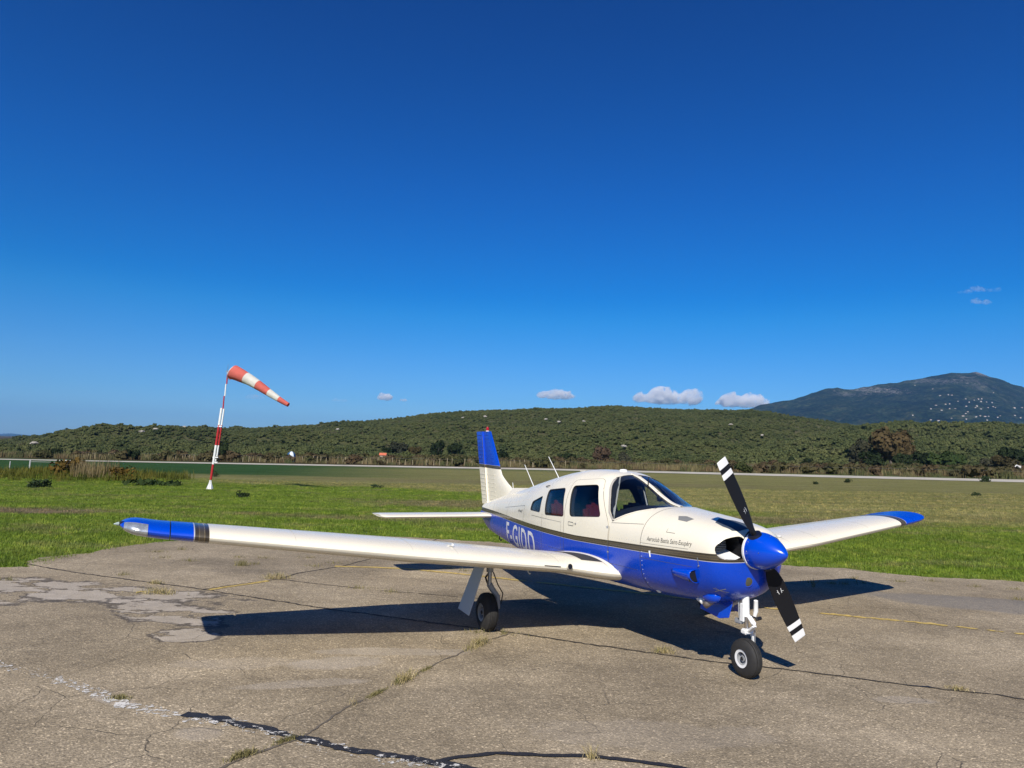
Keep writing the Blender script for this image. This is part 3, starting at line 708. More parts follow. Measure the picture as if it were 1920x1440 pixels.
# centre post
V = []; F = []
for i in range(24):
    x = -1.90 + i * (.93 / 23); zt_ = sect(x)[1]
    for y, o_ in ((-.024, -.004), (-.017, .008), (.017, .008), (.024, -.004)): V.append((x, y, zt_ + o_))
for i in range(23):
    for k in range(3): F.append((4 * i + k, 4 * i + 4 + k, 4 * i + 5 + k, 4 * i + 1 + k))
mk('windscreen_post', V, F, cream, AC)
# cabin door, standing a hair proud of the skin
dpoly = round_poly([(-2.47, 1.72), (-1.92, 1.765), (-1.50, 1.27), (-1.50, .82), (-2.47, .82)], .07)
d = bm_obj('door', loft_bm(-1.3, -2.6, -.0035), hull, False); di = bm_obj('di', loft_bm(-1.2, -2.7, .004), hull, False)
link(d, AC); boolean(d, di); boolean(d, prism('c', dpoly, -1, -.3, hull), 'INTERSECT'); boolean(d, prism('c', WIN['front_window'], -1, -.3, seal)); finish(d.data, True, 30); d.name = 'door'
ring_strip('door_gap', dense(dpoly, .03, True), .006, line_m, -1, .0045, parent=d)
# handle recess and latch on the door
ring_strip('door_handle', dense(round_poly([(-2.36, 1.225), (-2.24, 1.225), (-2.24, 1.185), (-2.36, 1.185)], .012), .01, True), .006, line_m, -1, .006, parent=d)
bm = bmesh.new(); lathe(bm, [(0, .013), (.006, .012)], on_side(-2.19, 1.215, -1, .002), (0, -1, 0), 14); mkbm('door_lock', bm, steel, d)
# panel gaps of the fuselage
def gap(pts, w=.004, mt=line_m, side=-1, name='panel_gap', off=.0015): return ring_strip(name, dense(pts, .03), w, mt, side, off, closed=False)
gap([(-3.86, 1.30), (-3.86, 1.09)]); gap([(-3.86, 1.30), (-4.9, 1.19)]); gap([(-3.12, 1.25), (-3.12, .75)]); gap([(-3.5, 1.2), (-3.13, 1.2)])
gap([(-4.75, 1.3), (-4.75, .7)], .003); gap([(-5.6, 1.2), (-5.6, .75)], .003)
gap([(-.95, 1.335), (-1.47, 1.30)]); gap([(-1.49, 1.26), (-1.49, .8)])
# lettering wrapped on to the skin
def letters(name, txt, x0, z0, w, h, mt, parent=AC, shear=0.0, surf=None, bold=0.0, space=1.0):
    cu = bpy.data.curves.new(name, 'FONT'); cu.body = txt; cu.size = 1; cu.shear = shear; cu.offset = bold; cu.resolution_u = 4; cu.space_character = space
    o = bpy.data.objects.new('tmp', cu); col.objects.link(o)
    me = bpy.data.meshes.new_from_object(o.evaluated_get(bpy.context.evaluated_depsgraph_get())); bpy.data.objects.remove(o); bpy.data.curves.remove(cu)
    bm = bmesh.new(); bm.from_mesh(me); bpy.data.meshes.remove(me)
    xs_ = [v.co.x for v in bm.verts]; ys_ = [v.co.y for v in bm.verts]; ax, bx, ay, by = min(xs_), max(xs_), min(ys_), max(ys_)
    for v in bm.verts: v.co = Vector(((v.co.x - ax) / (bx - ax) * w, (v.co.y - ay) / (by - ay) * h, 0))
    bmesh.ops.triangulate(bm, faces=bm.faces)
    for _ in range(4):
        es = [e for e in bm.edges if e.calc_length() > .06]
        if not es: break
        bmesh.ops.subdivide_edges(bm, edges=es, cuts=1); bmesh.ops.triangulate(bm, faces=bm.faces)
    for v in bm.verts: v.co = (surf or (lambda u, t: on_side(x0 + u, z0 + t, -1, .0025)))(v.co.x, v.co.y)
    me = bpy.data.meshes.new(name); bm.to_mesh(me); bm.free(); me.materials.append(mt)
    return link(bpy.data.objects.new(name, me), parent)
letters('registration_letters', 'F-GIDD', -4.70, .675, 1.36, .31, ink_w, surf=lambda u, t: on_side(-4.72 + u + .0 * t, .68 + t + .03 * (u - .6) * -.4, -1, .003), bold=.014, space=1.14)
letters('model_lettering', 'Arrow III', -4.16, 1.19, .22, .045, ink, shear=.5)

# ---- cowling with two air intakes
cow = bm_obj('cowling', loft_bm(.125, SEAM + .004, 0, 96, .03), hull, AC)
intk = []
for s in (-1, 1):
    poly = []
    for k in range(28):
        t = 2 * math.pi * k / 28; c_, s_ = math.cos(t), math.sin(t)
        poly.append((s * (.265 + .150 * math.copysign(abs(c_) ** .75, c_)), 1.195 + ((.068 + .050 * (1 - c_)) if s_ > 0 else .088) * math.copysign(abs(s_) ** .8, s_)))
    bm = bmesh.new(); fr = [bm.verts.new((.3, p[0], p[1])) for p in poly]; bk = [bm.verts.new((-.30, p[0], p[1])) for p in poly]
    bm.faces.new(fr); bm.faces.new(bk[::-1])
    for k in range(28): bm.faces.new((fr[k], bk[k], bk[(k + 1) % 28], fr[(k + 1) % 28]))
    bmesh.ops.recalc_face_normals(bm, faces=bm.faces); intk.append(bm_obj('i', bm, black, False))
boolean(cow, join_objs('ii', intk))
# shallow channel behind the spinner on the top centre line, side scoop opening, stack opening
ch = bmesh.new(); lathe(ch, [(-.30, .0), (-.05, .07), (.08, .16), (.2, .20), (.4, .2)], (.05, 0, 1.47), (1, 0, -.12), 24); bmesh.ops.recalc_face_normals(ch, faces=ch.faces)
ch.free()
bm = bmesh.new(); lathe(bm, [(-.05, .175), (.3, .175)], (.085, 0, 1.1976), (1, 0, 0), 40); bmesh.ops.recalc_face_normals(bm, faces=bm.faces)
boolean(cow, bm_obj('hb', bm, black, False))
finish(cow.data, True, 32)
# pale baffle seen inside each intake, cylinder fins behind it
for s in (-1, 1):
    V = []; F = []
    for i in range(9):
        t = i / 8
        for j in range(5):
            V.append((.085 - .22 * j / 4, s * (.155 + .245 * t), 1.112 + .055 * (j / 4) + .028 * math.sin(t * 3.14) * -.6 + .03 * abs(t - .5)))
    for i in range(8):
        for j in range(4): F.append((i * 5 + j, i * 5 + j + 1, i * 5 + j + 6, i * 5 + j + 5))
    bfl = mk('intake_baffle', V, F, white, cow)
    bm = bmesh.new()
    for k in range(7): box(bm, (-.16, s * .27, 1.16 + k * .016), (.14, .2, .005))
    mkbm('cylinder_fins', bm, grey_met, cow, smooth=False)
# anti-glare patches on the cowl top
def top_patch(name, poly, mt, parent, off=.002, sub=9):
    bm = bmesh.new(); vs = [bm.verts.new((x, y, 0)) for x, y in poly]; bm.faces.new(vs); bmesh.ops.triangulate(bm, faces=bm.faces)
    for _ in range(4):
        es = [e for e in bm.edges if e.calc_length() > .04]
        if es: bmesh.ops.subdivide_edges(bm, edges=es, cuts=1); bmesh.ops.triangulate(bm, faces=bm.faces)
    for v in bm.verts: v.co = on_top(v.co.x, v.co.y, off)
    me = bpy.data.meshes.new(name); bm.to_mesh(me); bm.free(); me.materials.append(mt); finish(me, True, None)
    return link(bpy.data.objects.new(name, me), parent)
top_patch('antiglare_panel', [(-.19, -.215), (-.30, -.07), (-.20, .04), (-.04, .08), (.02, .07), (.05, -.05), (.065, -.15), (.04, -.215), (-.06, -.235)], slate, cow)
top_patch('oil_door', [(-.63, -.31), (-.55, -.27), (-.42, -.285), (-.44, -.36), (-.56, -.37)], mat('grey_patch', (.20, .20, .19), .6), cow)
# seam between cowling and firewall
V = []; F = []; N_ = 96
for k in range(N_):
    zb, zt, zc, w, nu, nl = sect(SEAM); t = 2 * math.pi * k / N_; c_, s_ = math.cos(t), math.sin(t)
    e, H = (nu, zt - zc) if s_ >= 0 else (nl, zc - zb)
    y, z = w * math.copysign(abs(c_) ** (2 / e), c_), zc + H * math.copysign(abs(s_) ** (2 / e), s_)
    for dx in (-.003, .003): V.append((SEAM + .002 + dx, y * 1.002, zc + (z - zc) * 1.003))
for k in range(N_): a = 2 * k; b_ = 2 * ((k + 1) % N_); F.append((a, b_, b_ + 1, a + 1))
mk('cowling_seam', V, F, line_m, cow)
gap([(-.93, 1.0), (-.2, 1.01)], .003)
gap([(-.58, 1.33), (-.58, 1.295)], .004); gap([(-.58, 1.295), (-.46, 1.295)], .004)
letters('club_lettering', 'Aeroclub Bastia Saint-Exupéry', 0, 0, .62, .058, ink, cow, surf=lambda u, t: on_side(-.83 + u, 1.168 + t + .03 * u, -1, .002))
# latches, rivets
def latch(x, z, dz, w, mt, nm='cowl_latch'):
    bm = bmesh.new(); a = on_side(x, z, -1, .004); b_ = on_side(x + .01, z - dz, -1, .004); tube(bm, [a, b_], [w, w * .7], 8); box(bm, tuple(a), (w * 3, .008, w * 3.2), bev=.002); mkbm(nm, bm, mt, cow)
latch(-.775, 1.075, .05, .008, white); latch(-.13, 1.10, .065, .004, steel)
bm = bmesh.new(); lathe(bm, [(0, .008), (.012, .006)], on_side(-.12, 1.03, -1, 0), (0, -1, 0), 10); mkbm('cowl_latch', bm, steel, cow)
bm = bmesh.new()
for i in range(9): lathe(bm, [(0, .004), (.003, .002)], on_side(SEAM + .03, .70 + i * .045, -1, 0), (0, -1, 0), 6)
for i in range(6): lathe(bm, [(0, .004), (.003, .002)], on_side(SEAM + .02, 1.14 + i * .04, -1, 0), (0, -1, 0), 6)
mkbm('cowl_screws', bm, white, cow)['kind'] = 'stuff'
bm = bmesh.new()
def rivets_along(p0, p1, step=.035):
    n_ = max(2, int(math.hypot(p1[0] - p0[0], p1[1] - p0[1]) / step))
    for i_ in range(n_ + 1):
        x_ = p0[0] + (p1[0] - p0[0]) * i_ / n_; z_ = p0[1] + (p1[1] - p0[1]) * i_ / n_; p_ = on_side(x_, z_, -1, -.0004); lathe(bm, [(0, .0034), (.0015, .0018)], p_, (0, -1, .15), 5)
for x_ in (-2.56, -3.09, -3.15, -3.83, -3.89, -4.72, -4.78, -5.57, -5.63): rivets_along((x_, .72), (x_, 1.0)); rivets_along((x_, 1.11), (x_, 1.24 if x_ > -5 else 1.17))
for z_ in (.86, .72): rivets_along((-1.0, z_), (-5.0, z_ + .02), .05)
rivets_along((-2.6, 1.20), (-5.4, 1.15), .05); rivets_along((-1.0, 1.16), (-1.46, 1.14), .04)
fr_ = mkbm('rivets', bm, mat('skin_rivet', (.30, .31, .36), .4), AC); fr_['kind'] = 'stuff'
gap([(-2.55, 1.22), (-2.55, .75)], .003); gap([(-1.0, .86), (-2.9, .86)], .0025); gap([(-2.56, 1.20), (-3.12, 1.20)], .003); gap([(-.25, 1.17), (-.93, 1.15)], .0025)
# star shaped badge below the windscreen and small one on the blue
for (x, z, s_) in ((-1.53, 1.245, .028), (-1.50, .98, .022)):
    V = [on_side(x, z, -1, .006)]; F = []
    for k in range(10): rr = s_ if k % 2 == 0 else s_ * .35; V.append(on_side(x + rr * math.sin(k * .628) * 1.3, z + rr * math.cos(k * .628) * .9, -1, .003))
    for k in range(10): F.append((0, 1 + k, 1 + (k + 1) % 10))
    mk('door_stop_bracket', V, F, grey_met, AC, smooth=False)
# side air scoop
V = []; F = []; n = 10
for i in range(9):
    t = i / 8; x = -.47 + .31 * t; r_ = .085 * (t ** .7)
    for k in range(n + 1):
        a = math.pi * k / n; zz = .925 + .060 * math.cos(a) * (.5 + .5 * t); V.append((x, -(yside(x, max(.72, zz)) - .012 + (r_ + .012) * math.sin(a) ** .6), zz))
for i in range(8):
    for k in range(n): F.append((i * (n + 1) + k, (i + 1) * (n + 1) + k, (i + 1) * (n + 1) + k + 1, i * (n + 1) + k + 1))
scp = mk('air_scoop', V, F, blue, cow); sd = scp.modifiers.new('t', 'SOLIDIFY'); sd.thickness = .005
V = [(-.172, -.40, .872), (-.172, -.40, .978), (-.169, -.548, .968), (-.169, -.548, .880)]; mk('scoop_opening', V, [(0, 1, 2, 3)], black, scp, smooth=False)
# exhaust bulge + pipe
bm = bmesh.new(); lathe(bm, [(-.16, .0), (-.12, .045), (-.06, .065), (.02, .070), (.08, .05), (.12, .0)], (-.17, -.27, .735), (1, 0, .05), 20); mkbm('exhaust_fairing', bm, blue, cow)
bm = bmesh.new(); tube(bm, [(-.14, -.25, .72), (-.20, -.28, .665), (-.235, -.30, .635)], .034, 18, cap=False); pe = mkbm('exhaust_pipe', bm, mat('weathered_exhaust', (.30, .25, .22), .5, metal=.5, wear=.4, wscale=40), cow); pe.modifiers.new('t', 'SOLIDIFY').thickness = .004
bm = bmesh.new(); lathe(bm, [(-.09, 0), (-.05, .035), (.03, .04), (.06, .0)], (-.31, -.27, .675), (1, -.2, -.1), 14); mkbm('drain_fairing', bm, white, cow)
bm = bmesh.new(); lathe(bm, [(-.09, 0), (-.05, .028), (.03, .03), (.06, .0)], (-.88, -.36, .675), (1, -.2, -.1), 14); mkbm('vent_fairing', bm, white, AC)
# landing light in the nose
lc = Vector((.112, -.085, .905)); bm = bmesh.new(); lathe(bm, [(-.01, .045), (.003, .045), (.008, .03), (.010, 0)], lc, (1, -.25, -.2), 24); ll = mkbm('landing_light', bm, mat('landing_light_glass', (.07, .07, .05), .12, coat=.9), cow)
bm = bmesh.new(); lathe(bm, [(-.01, .050), (.004, .052), (.004, .044), (-.01, .044)], lc, (1, -.25, -.2), 24, cap=False); mkbm('light_rim', bm, blue, ll)
# maker's cross badge on the lower cowl
def on_low(u, t): return on_side(-.05 + u, .80 + t, -1, .003)
for (a, b_) in (((0, .0), (.09, .035)), ((.01, .035), (.08, .0)), ((.03, .045), (.06, -.01))):
    V = []
    for k in range(9):
        q = k / 8; V += [on_low(a[0] + (b_[0] - a[0]) * q, a[1] + (b_[1] - a[1]) * q + .003), on_low(a[0] + (b_[0] - a[0]) * q, a[1] + (b_[1] - a[1]) * q - .003)]
    mk('cowl_badge', V, [(2 * k, 2 * k + 2, 2 * k + 3, 2 * k + 1) for k in range(8)], grey_met, cow)

# ---- propeller
HUB = Vector((.20, 0, 1.1976)); PA = -.5308
prop_s = bmesh.new()
lathe(prop_s, [(-.055, .160), (-.05, .172), (0, .172), (.04, .168), (.09, .155), (.14, .135), (.19, .108), (.235, .078), (.27, .05), (.292, .027), (.303, .012), (.306, 0)], HUB, (1, 0, 0), 48)
spin = mkbm('spinner', prop_s, blue, AC)
bm = bmesh.new(); lathe(bm, [(-.075, .177), (-.052, .178), (-.05, .172)], HUB, (1, 0, 0), 48, cap=False); mkbm('spinner_backplate', bm, white, spin)
bm = bmesh.new()
for k in range(12):
    a = 2 * math.pi * k / 12; lathe(bm, [(0, .006), (.003, .004)], HUB + Vector((-.02, math.cos(a) * .1715, math.sin(a) * .1715)), (0, math.cos(a), math.sin(a)), 8)
    if k % 3 == 0: lathe(bm, [(0, .0045), (.003, .003)], HUB + Vector((.11, math.cos(a) * .149, math.sin(a) * .149)), (.3, math.cos(a), math.sin(a)), 8)
mkbm('spinner_screws', bm, steel, spin)['kind'] = 'stuff'
m = bpy.data.materials.new('propeller_black'); m.use_nodes = True; nt = NT(m); b = nt.n['Principled BSDF']
rr_ = nt.new('ShaderNodeAttribute', attribute_name='radius').outputs['Fac']
c = nt.ramp(nt.maprange(rr_, .0, 1.0), [(0, (.010, .010, .012)), (.815, (.8, .8, .78)), (.868, (.010, .010, .012)), (.918, (.8, .8, .78))], 'CONSTANT')
nt.put(b.inputs['Base Color'], c); b.inputs['Roughness'].default_value = .6; b.inputs['Specular IOR Level'].default_value = .2; blade_mat = m
for s in (1, -1):
    er = Vector((0, math.sin(PA), math.cos(PA))) * s; et = Vector((1, 0, 0)).cross(er); ex = Vector((1, 0, 0))
    V = []; F = []; RAD = []; n = 20
    st = [(.12, .058, .055, .8), (.17, .062, .052, .75), (.21, .085, .044, .62), (.27, .128, .032, .48), (.36, .158, .024, .38), (.5, .172, .018, .28), (.65, .170, .013, .22), (.8, .158, .010, .18), (.92, .140, .007, .15), (.964, .132, .005, .14), (.967, .12, .003, .14)]
    fine_ = []
    for a, b_ in zip(st, st[1:]):
        for k in range(5): fine_.append(tuple(a[j] + (b_[j] - a[j]) * k / 5 for j in range(4)))
    fine_.append(st[-1])
    for r_, ch_, th_, be in fine_:
        cd = et * math.cos(be) + ex * math.sin(be); nd = ex * math.cos(be) - et * math.sin(be)
        for k in range(n):
            t = 2 * math.pi * k / n; V.append(HUB + Vector((-.005, 0, 0)) + er * r_ + cd * (math.cos(t) * ch_ / 2) + nd * (math.sin(t) * th_ / 2)); RAD.append(r_ / .967)
    for i in range(len(fine_) - 1):
        for k in range(n): F.append((i * n + k, i * n + (k + 1) % n, (i + 1) * n + (k + 1) % n, (i + 1) * n + k))
    F.append(tuple(range((len(fine_) - 1) * n, len(fine_) * n)))
    o = mk('propeller_blade', V, F, blade_mat, AC); at = o.data.attributes.new('radius', 'FLOAT', 'POINT'); at.data.foreach_set('value', RAD)
    bm = bmesh.new(); be = .42; cd = et * math.cos(be) + ex * math.sin(be); nd = ex * math.cos(be) - et * math.sin(be)
    c0 = HUB + er * .43 + nd * .0125
    for (u0, v0, u1, v1) in ((-.022, -.02, -.016, .028), (.016, -.022, .010, .026), (.012, .004, .032, .012), (-.03, .0, -.018, .004)):
        p, q = c0 + cd * u0 + er * v0, c0 + cd * u1 + er * v1; dd = (q - p).normalized().cross(nd) * .0022
        bm.faces.new([bm.verts.new(w_) for w_ in (p - dd, p + dd, q + dd, q - dd)])
    mkbm('blade_emblem', bm, white, o, smooth=False)
    bm = bmesh.new(); tube(bm, [HUB + er * .10, HUB + er * .185], [.075, .060], 20); mkbm('blade_cuff', bm, mat('dark_blade_boot', (.004, .006, .02), .5), o)

# ---- wings
def airfoil(n=22, t=.145, camber=.018):
    up = []; lo = []
    for i in range(n + 1):
        x = .5 * (1 - math.cos(math.pi * i / n))
        yt = 5 * t * (.2969 * math.sqrt(x) - .126 * x - .3516 * x * x + .2843 * x ** 3 - .1036 * x ** 4)
        yc = camber * 4 * x * (1 - x)
        up.append((x, yc + yt)); lo.append((x, yc - yt))
    return up, lo
UP, LO = airfoil()
def wing_le_te(y):
    if y < 1.05: le = -1.34 + (-1.60 + 1.34) * sstep(.5, 1.05, y); te = -3.22
    elif y < 2.75: le, te = -1.60, -3.20
    else: q = (y - 2.75) / 2.25; le, te = -1.60 - .26 * q, -3.20 + .27 * q
    if y > 5.22: q = min(1, (y - 5.22) / .18); k = 1 - math.sqrt(max(0, 1 - q * q)); le -= .20 * k; te += .10 * k
    return le, te
def wing_z(y): return .684 + .1034 * y
def wing_tf(y): return .86 + .14 * min(1, y / 4.8)
def wing_sec(y, side, part='main', cut=.765, thin=1.0):
    le, te = wing_le_te(y); c = le - te; z0 = wing_z(y); thin = thin * wing_tf(y)
    up = [p for p in UP]; lo = [p for p in LO]
    if part == 'main': up = [p for p in up if p[0] <= cut] + [(cut, interp(UP, cut))]; lo = [p for p in lo if p[0] <= cut] + [(cut, interp(LO, cut))]
    elif part == 'aft': up = [(cut + .006, interp(UP, cut + .006))] + [p for p in up if p[0] > cut + .006]; lo = [(cut + .006, interp(LO, cut + .006))] + [p for p in lo if p[0] > cut + .006]
    loop = up[::-1] + (lo[1:] if part != 'aft' else lo)
    th = thin
    inc = R(2.0)
    return [Vector((le - x * c, side * y, z0 + z * c * th - (x - .25) * c * math.sin(inc) + (.02 * 0))) for x, z in loop]
def wing_mesh(name, ys_, side, part, mt, parent=AC, cap=True):
    V = []; F = []; rows = []
    for y in ys_:
        th = 1.0
        if y > 5.24: q = min(1, (y - 5.24) / .16); th = max(.16, math.sqrt(max(0, 1 - q * q * .97)))
        s_ = wing_sec(y, side, part, thin=th)
        if y > 5.0:
            up_ = .03 * ((y - 5) / .4) ** 2; s_ = [Vector((p.x, p.y, p.z + up_)) for p in s_]
        rows.append(len(V)); V += s_; n = len(s_)
    for a, b_ in zip(rows, rows[1:]):
        for k in range(n): F.append((a + k, a + (k + 1) % n, b_ + (k + 1) % n, b_ + k))
    if cap: F.append(tuple(range(rows[0], rows[0] + n))); F.append(tuple(range(rows[-1] + n - 1, rows[-1] - 1, -1)))
    bm = bmesh.new(); vs = [bm.verts.new(v) for v in V]
    for f in F:
        try: bm.faces.new([vs[i] for i in f])
        except ValueError: pass
    bmesh.ops.recalc_face_normals(bm, faces=bm.faces)
    return mkbm(name, bm, mt, parent, angle=30)
def wing_pt(y, xc, side, up=True, off=.002):
    le, te = wing_le_te(y); c = le - te; z = interp(UP if up else LO, xc)
    return Vector((le - xc * c, side * y, wing_z(y) + z * c * wing_tf(y) - (xc - .25) * c * math.sin(R(2)) + (off if up else -off)))
def frange(a, b_, n): return [a + (b_ - a) * i / n for i in range(n + 1)]
for side in (-1, 1):
    w = wing_mesh('wing', frange(.40, 1.05, 14) + frange(1.15, 4.98, 24), side, 'main', wingm)
    wing_mesh('flap', frange(.62, 2.78, 8), side, 'aft', wingm)
    wing_mesh('aileron', frange(2.80, 4.96, 8), side, 'aft', wingm)
    tp = wing_mesh('wing_tip', [4.99, 5.05, 5.1, 5.16, 5.22, 5.28, 5.32, 5.35, 5.37, 5.385, 5.395, 5.40], side, 'all', wingm)
    # seams: ribs' rivet rows as hairline joints, the outer panel joint, the tank joint
    def chord_line(y0, y1, x0, x1, wd, up=True, nm='panel_seam', mt=line_m):
        V = []; F = []; n = 26
        for i in range(n + 1):
            t = i / n; t = t; y = y0 + (y1 - y0) * t; x = x0 + (x1 - x0) * t
            V += [wing_pt(y - wd * .5, x, side, up), wing_pt(y + wd * .5, x, side, up)]
        for i in range(n): F.append((2 * i, 2 * i + 1, 2 * i + 3, 2 * i + 2))
        return mk(nm, V, F, mt, w, smooth=False)
    sm = mat('soft_seam', (.50, .48, .42), .5)
    for y in (1.12, 2.3, 2.78, 3.9): chord_line(y, y, 0.0, .75, .004, mt=sm)
    for y in (1.12, 2.3): chord_line(y, y, .0, .3, .004, up=False, mt=sm)
    bm = bmesh.new()
    for y in frange(1.3, 4.7, 17):
        for xq in (.03, .06, .1, .15, .2, .27, .34, .42, .5, .6, .7):
            lathe(bm, [(0, .0028), (.0012, .0015)], wing_pt(y, xq, side, True, -.0003), (0, 0, 1), 5)
    for xq in (.30, .55):
        for y in frange(1.2, 4.7, 70): lathe(bm, [(0, .0028), (.0012, .0015)], wing_pt(y, xq, side, True, -.0003), (0, 0, 1), 5)
    rv = mkbm('rivets', bm, mat('painted_rivet', (.60, .575, .49), .4), w); rv['kind'] = 'stuff'
    bm = bmesh.new(); lathe(bm, [(0, .048), (.004, .046), (.005, .02), (.012, .018), (.016, 0)], wing_pt(2.32, .17, side, True, -.002), (0, 0, 1), 22); mkbm('fuel_cap', bm, mat('fuel_cap_paint', (.55, .53, .47), .5), w)
    bm = bmesh.new(); box(bm, tuple(wing_pt(2.29, .15, side, True, .018)), (.05, .012, .03), bev=.004); mkbm('cap_lever', bm, white, w)
    # tip lights
    c0 = wing_pt(5.18, .0, side); 
    lens_c = Vector((-2.10, side * 5.38, wing_z(5.4) + .045))
    bm = bmesh.new(); lathe(bm, [(-.05, .018), (-.01, .021), (.015, .020), (.03, .014), (.034, 0)], lens_c, (.35, side, 0), 16); mkbm('light_socket', bm, black, tp)
    bm = bmesh.new(); lathe(bm, [(.03, .017), (.045, .014), (.065, .006), (.075, 0)], lens_c, (.35, side, 0), 16); mkbm('navigation_light', bm, mat('green_nav' if side < 0 else 'red_nav', (.35, .42, .38) if side < 0 else (.35, .3, .3), .1), tp)
# walkway grit on the starboard wing root and its darker leading step
V = []; F = []; xsq = frange(.10, .72, 24); ysq = frange(.52, .82, 8)
for y in ysq:
    for x in xsq: V.append(wing_pt(y, x, -1, True, .004))
for i in range(8):
    for j in range(24): k = i * 25 + j; F.append((k, k + 1, k + 26, k + 25))
mk('walkway', V, F, walk_m, AC)
# wing root fillet strips
for side in (-1, 1):
    V = []; F = []; n = 40
    for i in range(n + 1):
        xq = .0 + .98 * i / n; p = wing_pt(.62, max(.0005, xq), side, True, .006)
        q = Vector((p.x, side * (yside(p.x, min(1.2, p.z + .010)) + .004), p.z + .010)); V += [p, q]
    for i in range(n): F.append((2 * i, 2 * i + 1, 2 * i + 3, 2 * i + 2))
    mk('wing_root_strip', V, F, cream, AC)
    # stall switch & small leading edge scoop opening under the root
bm = bmesh.new(); lathe(bm, [(-.02, 0), (-.01, .03), (.03, .034), (.05, .03)], wing_pt(1.02, .012, -1, True, -.02), (1, 0, .2), 18, cap=False); mkbm('cabin_air_intake', bm, cream, AC)
bm = bmesh.new(); lathe(bm, [(0, .028), (.001, 0)], wing_pt(1.02, .012, -1, True, -.02) + Vector((.045, 0, .008)), (1, 0, .2), 18); mkbm('air_intake_mouth', bm, black, AC)
V = [wing_pt(y, .001, -1, True, .004) + Vector((.003, 0, z)) for y, z in ((1.32, -.006), (1.12, -.006), (1.12, .004), (1.32, .004))]; mk('stall_strip', V, [(0, 1, 2, 3)], black, AC, smooth=False)
# clear landing lens in the starboard tip
V = []; F = []
for i, y in enumerate(frange(5.165, 5.36, 12)):
    q = min(1, max(0, (y - 5.24)) / .16); th = math.sqrt(max(0, 1 - q * q * .97))
    le, te = wing_le_te(y); c_ = le - te
    for k in range(15):
        t = (k - 7) / 7; xq = .085 * t * t; z = (interp(UP, xq) if t > 0 else interp(LO, xq)) if xq > 0 else .0
        V.append(Vector((le - xq * c_ + .016, -y - .006, wing_z(y) + z * c_ * th * 1.03 + .0063 * c_ / 1.0 + .03 * ((y - 5) / .4) ** 2)))
for i in range(12):
    for k in range(14): F.append((i * 15 + k, i * 15 + k + 1, (i + 1) * 15 + k + 1, (i + 1) * 15 + k))
lamp_m = mat('lamp_reflector', (.60, .62, .63), .25, metal=.6, wear=.35, wscale=18)
mk('tip_lamp_reflector', [v + Vector((-.010, .004, 0)) for v in V], F, lamp_m, AC)
mk('tip_lens', V, F, clear, AC)
# underwing step hook and aerial
bm = bmesh.new(); tube(bm, [(-2.62, -.98, .70), (-2.63, -.99, .60), (-2.58, -.99, .585)], .010, 8); mkbm('tie_down_hook', bm, white, AC)

# ---- tail
def surf_sections(name, secs, mt, parent=AC, th=.09, n=12, blunt=False):
    """secs: (le point, te point) pairs along the span; thickness is added across"""
    V = []; F = []; m_ = 2 * n
    for a, b_, t_ in secs:
        a, b_ = Vector(a), Vector(b_); ch_ = (b_ - a); L_ = ch_.length
        nrm = Vector((0, 1, 0)) if abs((Vector(secs[-1][0]) - Vector(secs[0][0])).normalized().z) > .5 else Vector((0, 0, 1))
        for k in range(m_):
            q = k / m_ * 2 * math.pi; x = .5 * (1 - math.cos(q)); x = min(1, max(0, x))
            yt = 5 * t_ * (.2969 * math.sqrt(x) - .126 * x - .3516 * x * x + .2843 * x ** 3 - .1036 * x ** 4) * L_
            V.append(a + ch_ * x + nrm * (yt if q <= math.pi else -yt))
    for i in range(len(secs) - 1):
        for k in range(m_): F.append((i * m_ + k, i * m_ + (k + 1) % m_, (i + 1) * m_ + (k + 1) % m_, (i + 1) * m_ + k))
    F.append(tuple(range(m_))); F.append(tuple(range(len(secs) * m_ - 1, (len(secs) - 1) * m_ - 1, -1)))
    bm = bmesh.new(); vs = [bm.verts.new(v) for v in V]
    for f in F: bm.faces.new([vs[i] for i in f])
    return mkbm(name, bm, mt, parent, angle=30)
# hinge line runs from (-6.10, 1.14) to (-6.44, 2.38)
def hinge(z): return -6.10 - .34 * (z - 1.14) / 1.24
def rud_te(z): return -6.37 - .38 * (z - 1.12) / 1.28
def fin_le(z):
    if z > 1.66: return -5.60 - .52 * (z - 1.66) / .73
    return interp([(1.20, -4.95), (1.42, -5.16), (1.48, -5.24), (1.54, -5.38), (1.60, -5.50), (1.66, -5.60)], z)
zs = [1.14, 1.25, 1.35, 1.42, 1.45, 1.48, 1.51, 1.54, 1.57, 1.60, 1.66, 1.8, 2.0, 2.2, 2.34, 2.385]
fin = surf_sections('fin', [((fin_le(z), 0, z), (hinge(z) - .02, 0, z), .085 if z < 2.3 else .06) for z in zs], finm)
V = []; F = []
for i, z in enumerate(frange(1.14, 2.385, 12)):
    t0 = .030 if z < 2.36 else .02
    for x, y in ((hinge(z) - .008, -t0), (hinge(z) - .008, t0), (rud_te(z), .004), (rud_te(z), -.004)): V.append((x, y, z))
for i in range(12):
    for k in range(4): F.append((4 * i + k, 4 * i + (k + 1) % 4, 4 * i + 4 + (k + 1) % 4, 4 * i + 4 + k))
F += [(0, 1, 2, 3), (51, 50, 49, 48)]
bm = bmesh.new(); vs = [bm.verts.new(v) for v in V]
for f in F: bm.faces.new([vs[i] for i in f])
rud = mkbm('rudder', bm, finm, AC, angle=30)
def bead(p, q, mt, parent, r_=.007, nm='stiffener_bead'):
    bm = bmesh.new(); tube(bm, [p, q], r_, 6); return mkbm(nm, bm, mt, parent)
first = None
rib_zs = [1.24 + i * .068 for i in range(17)]
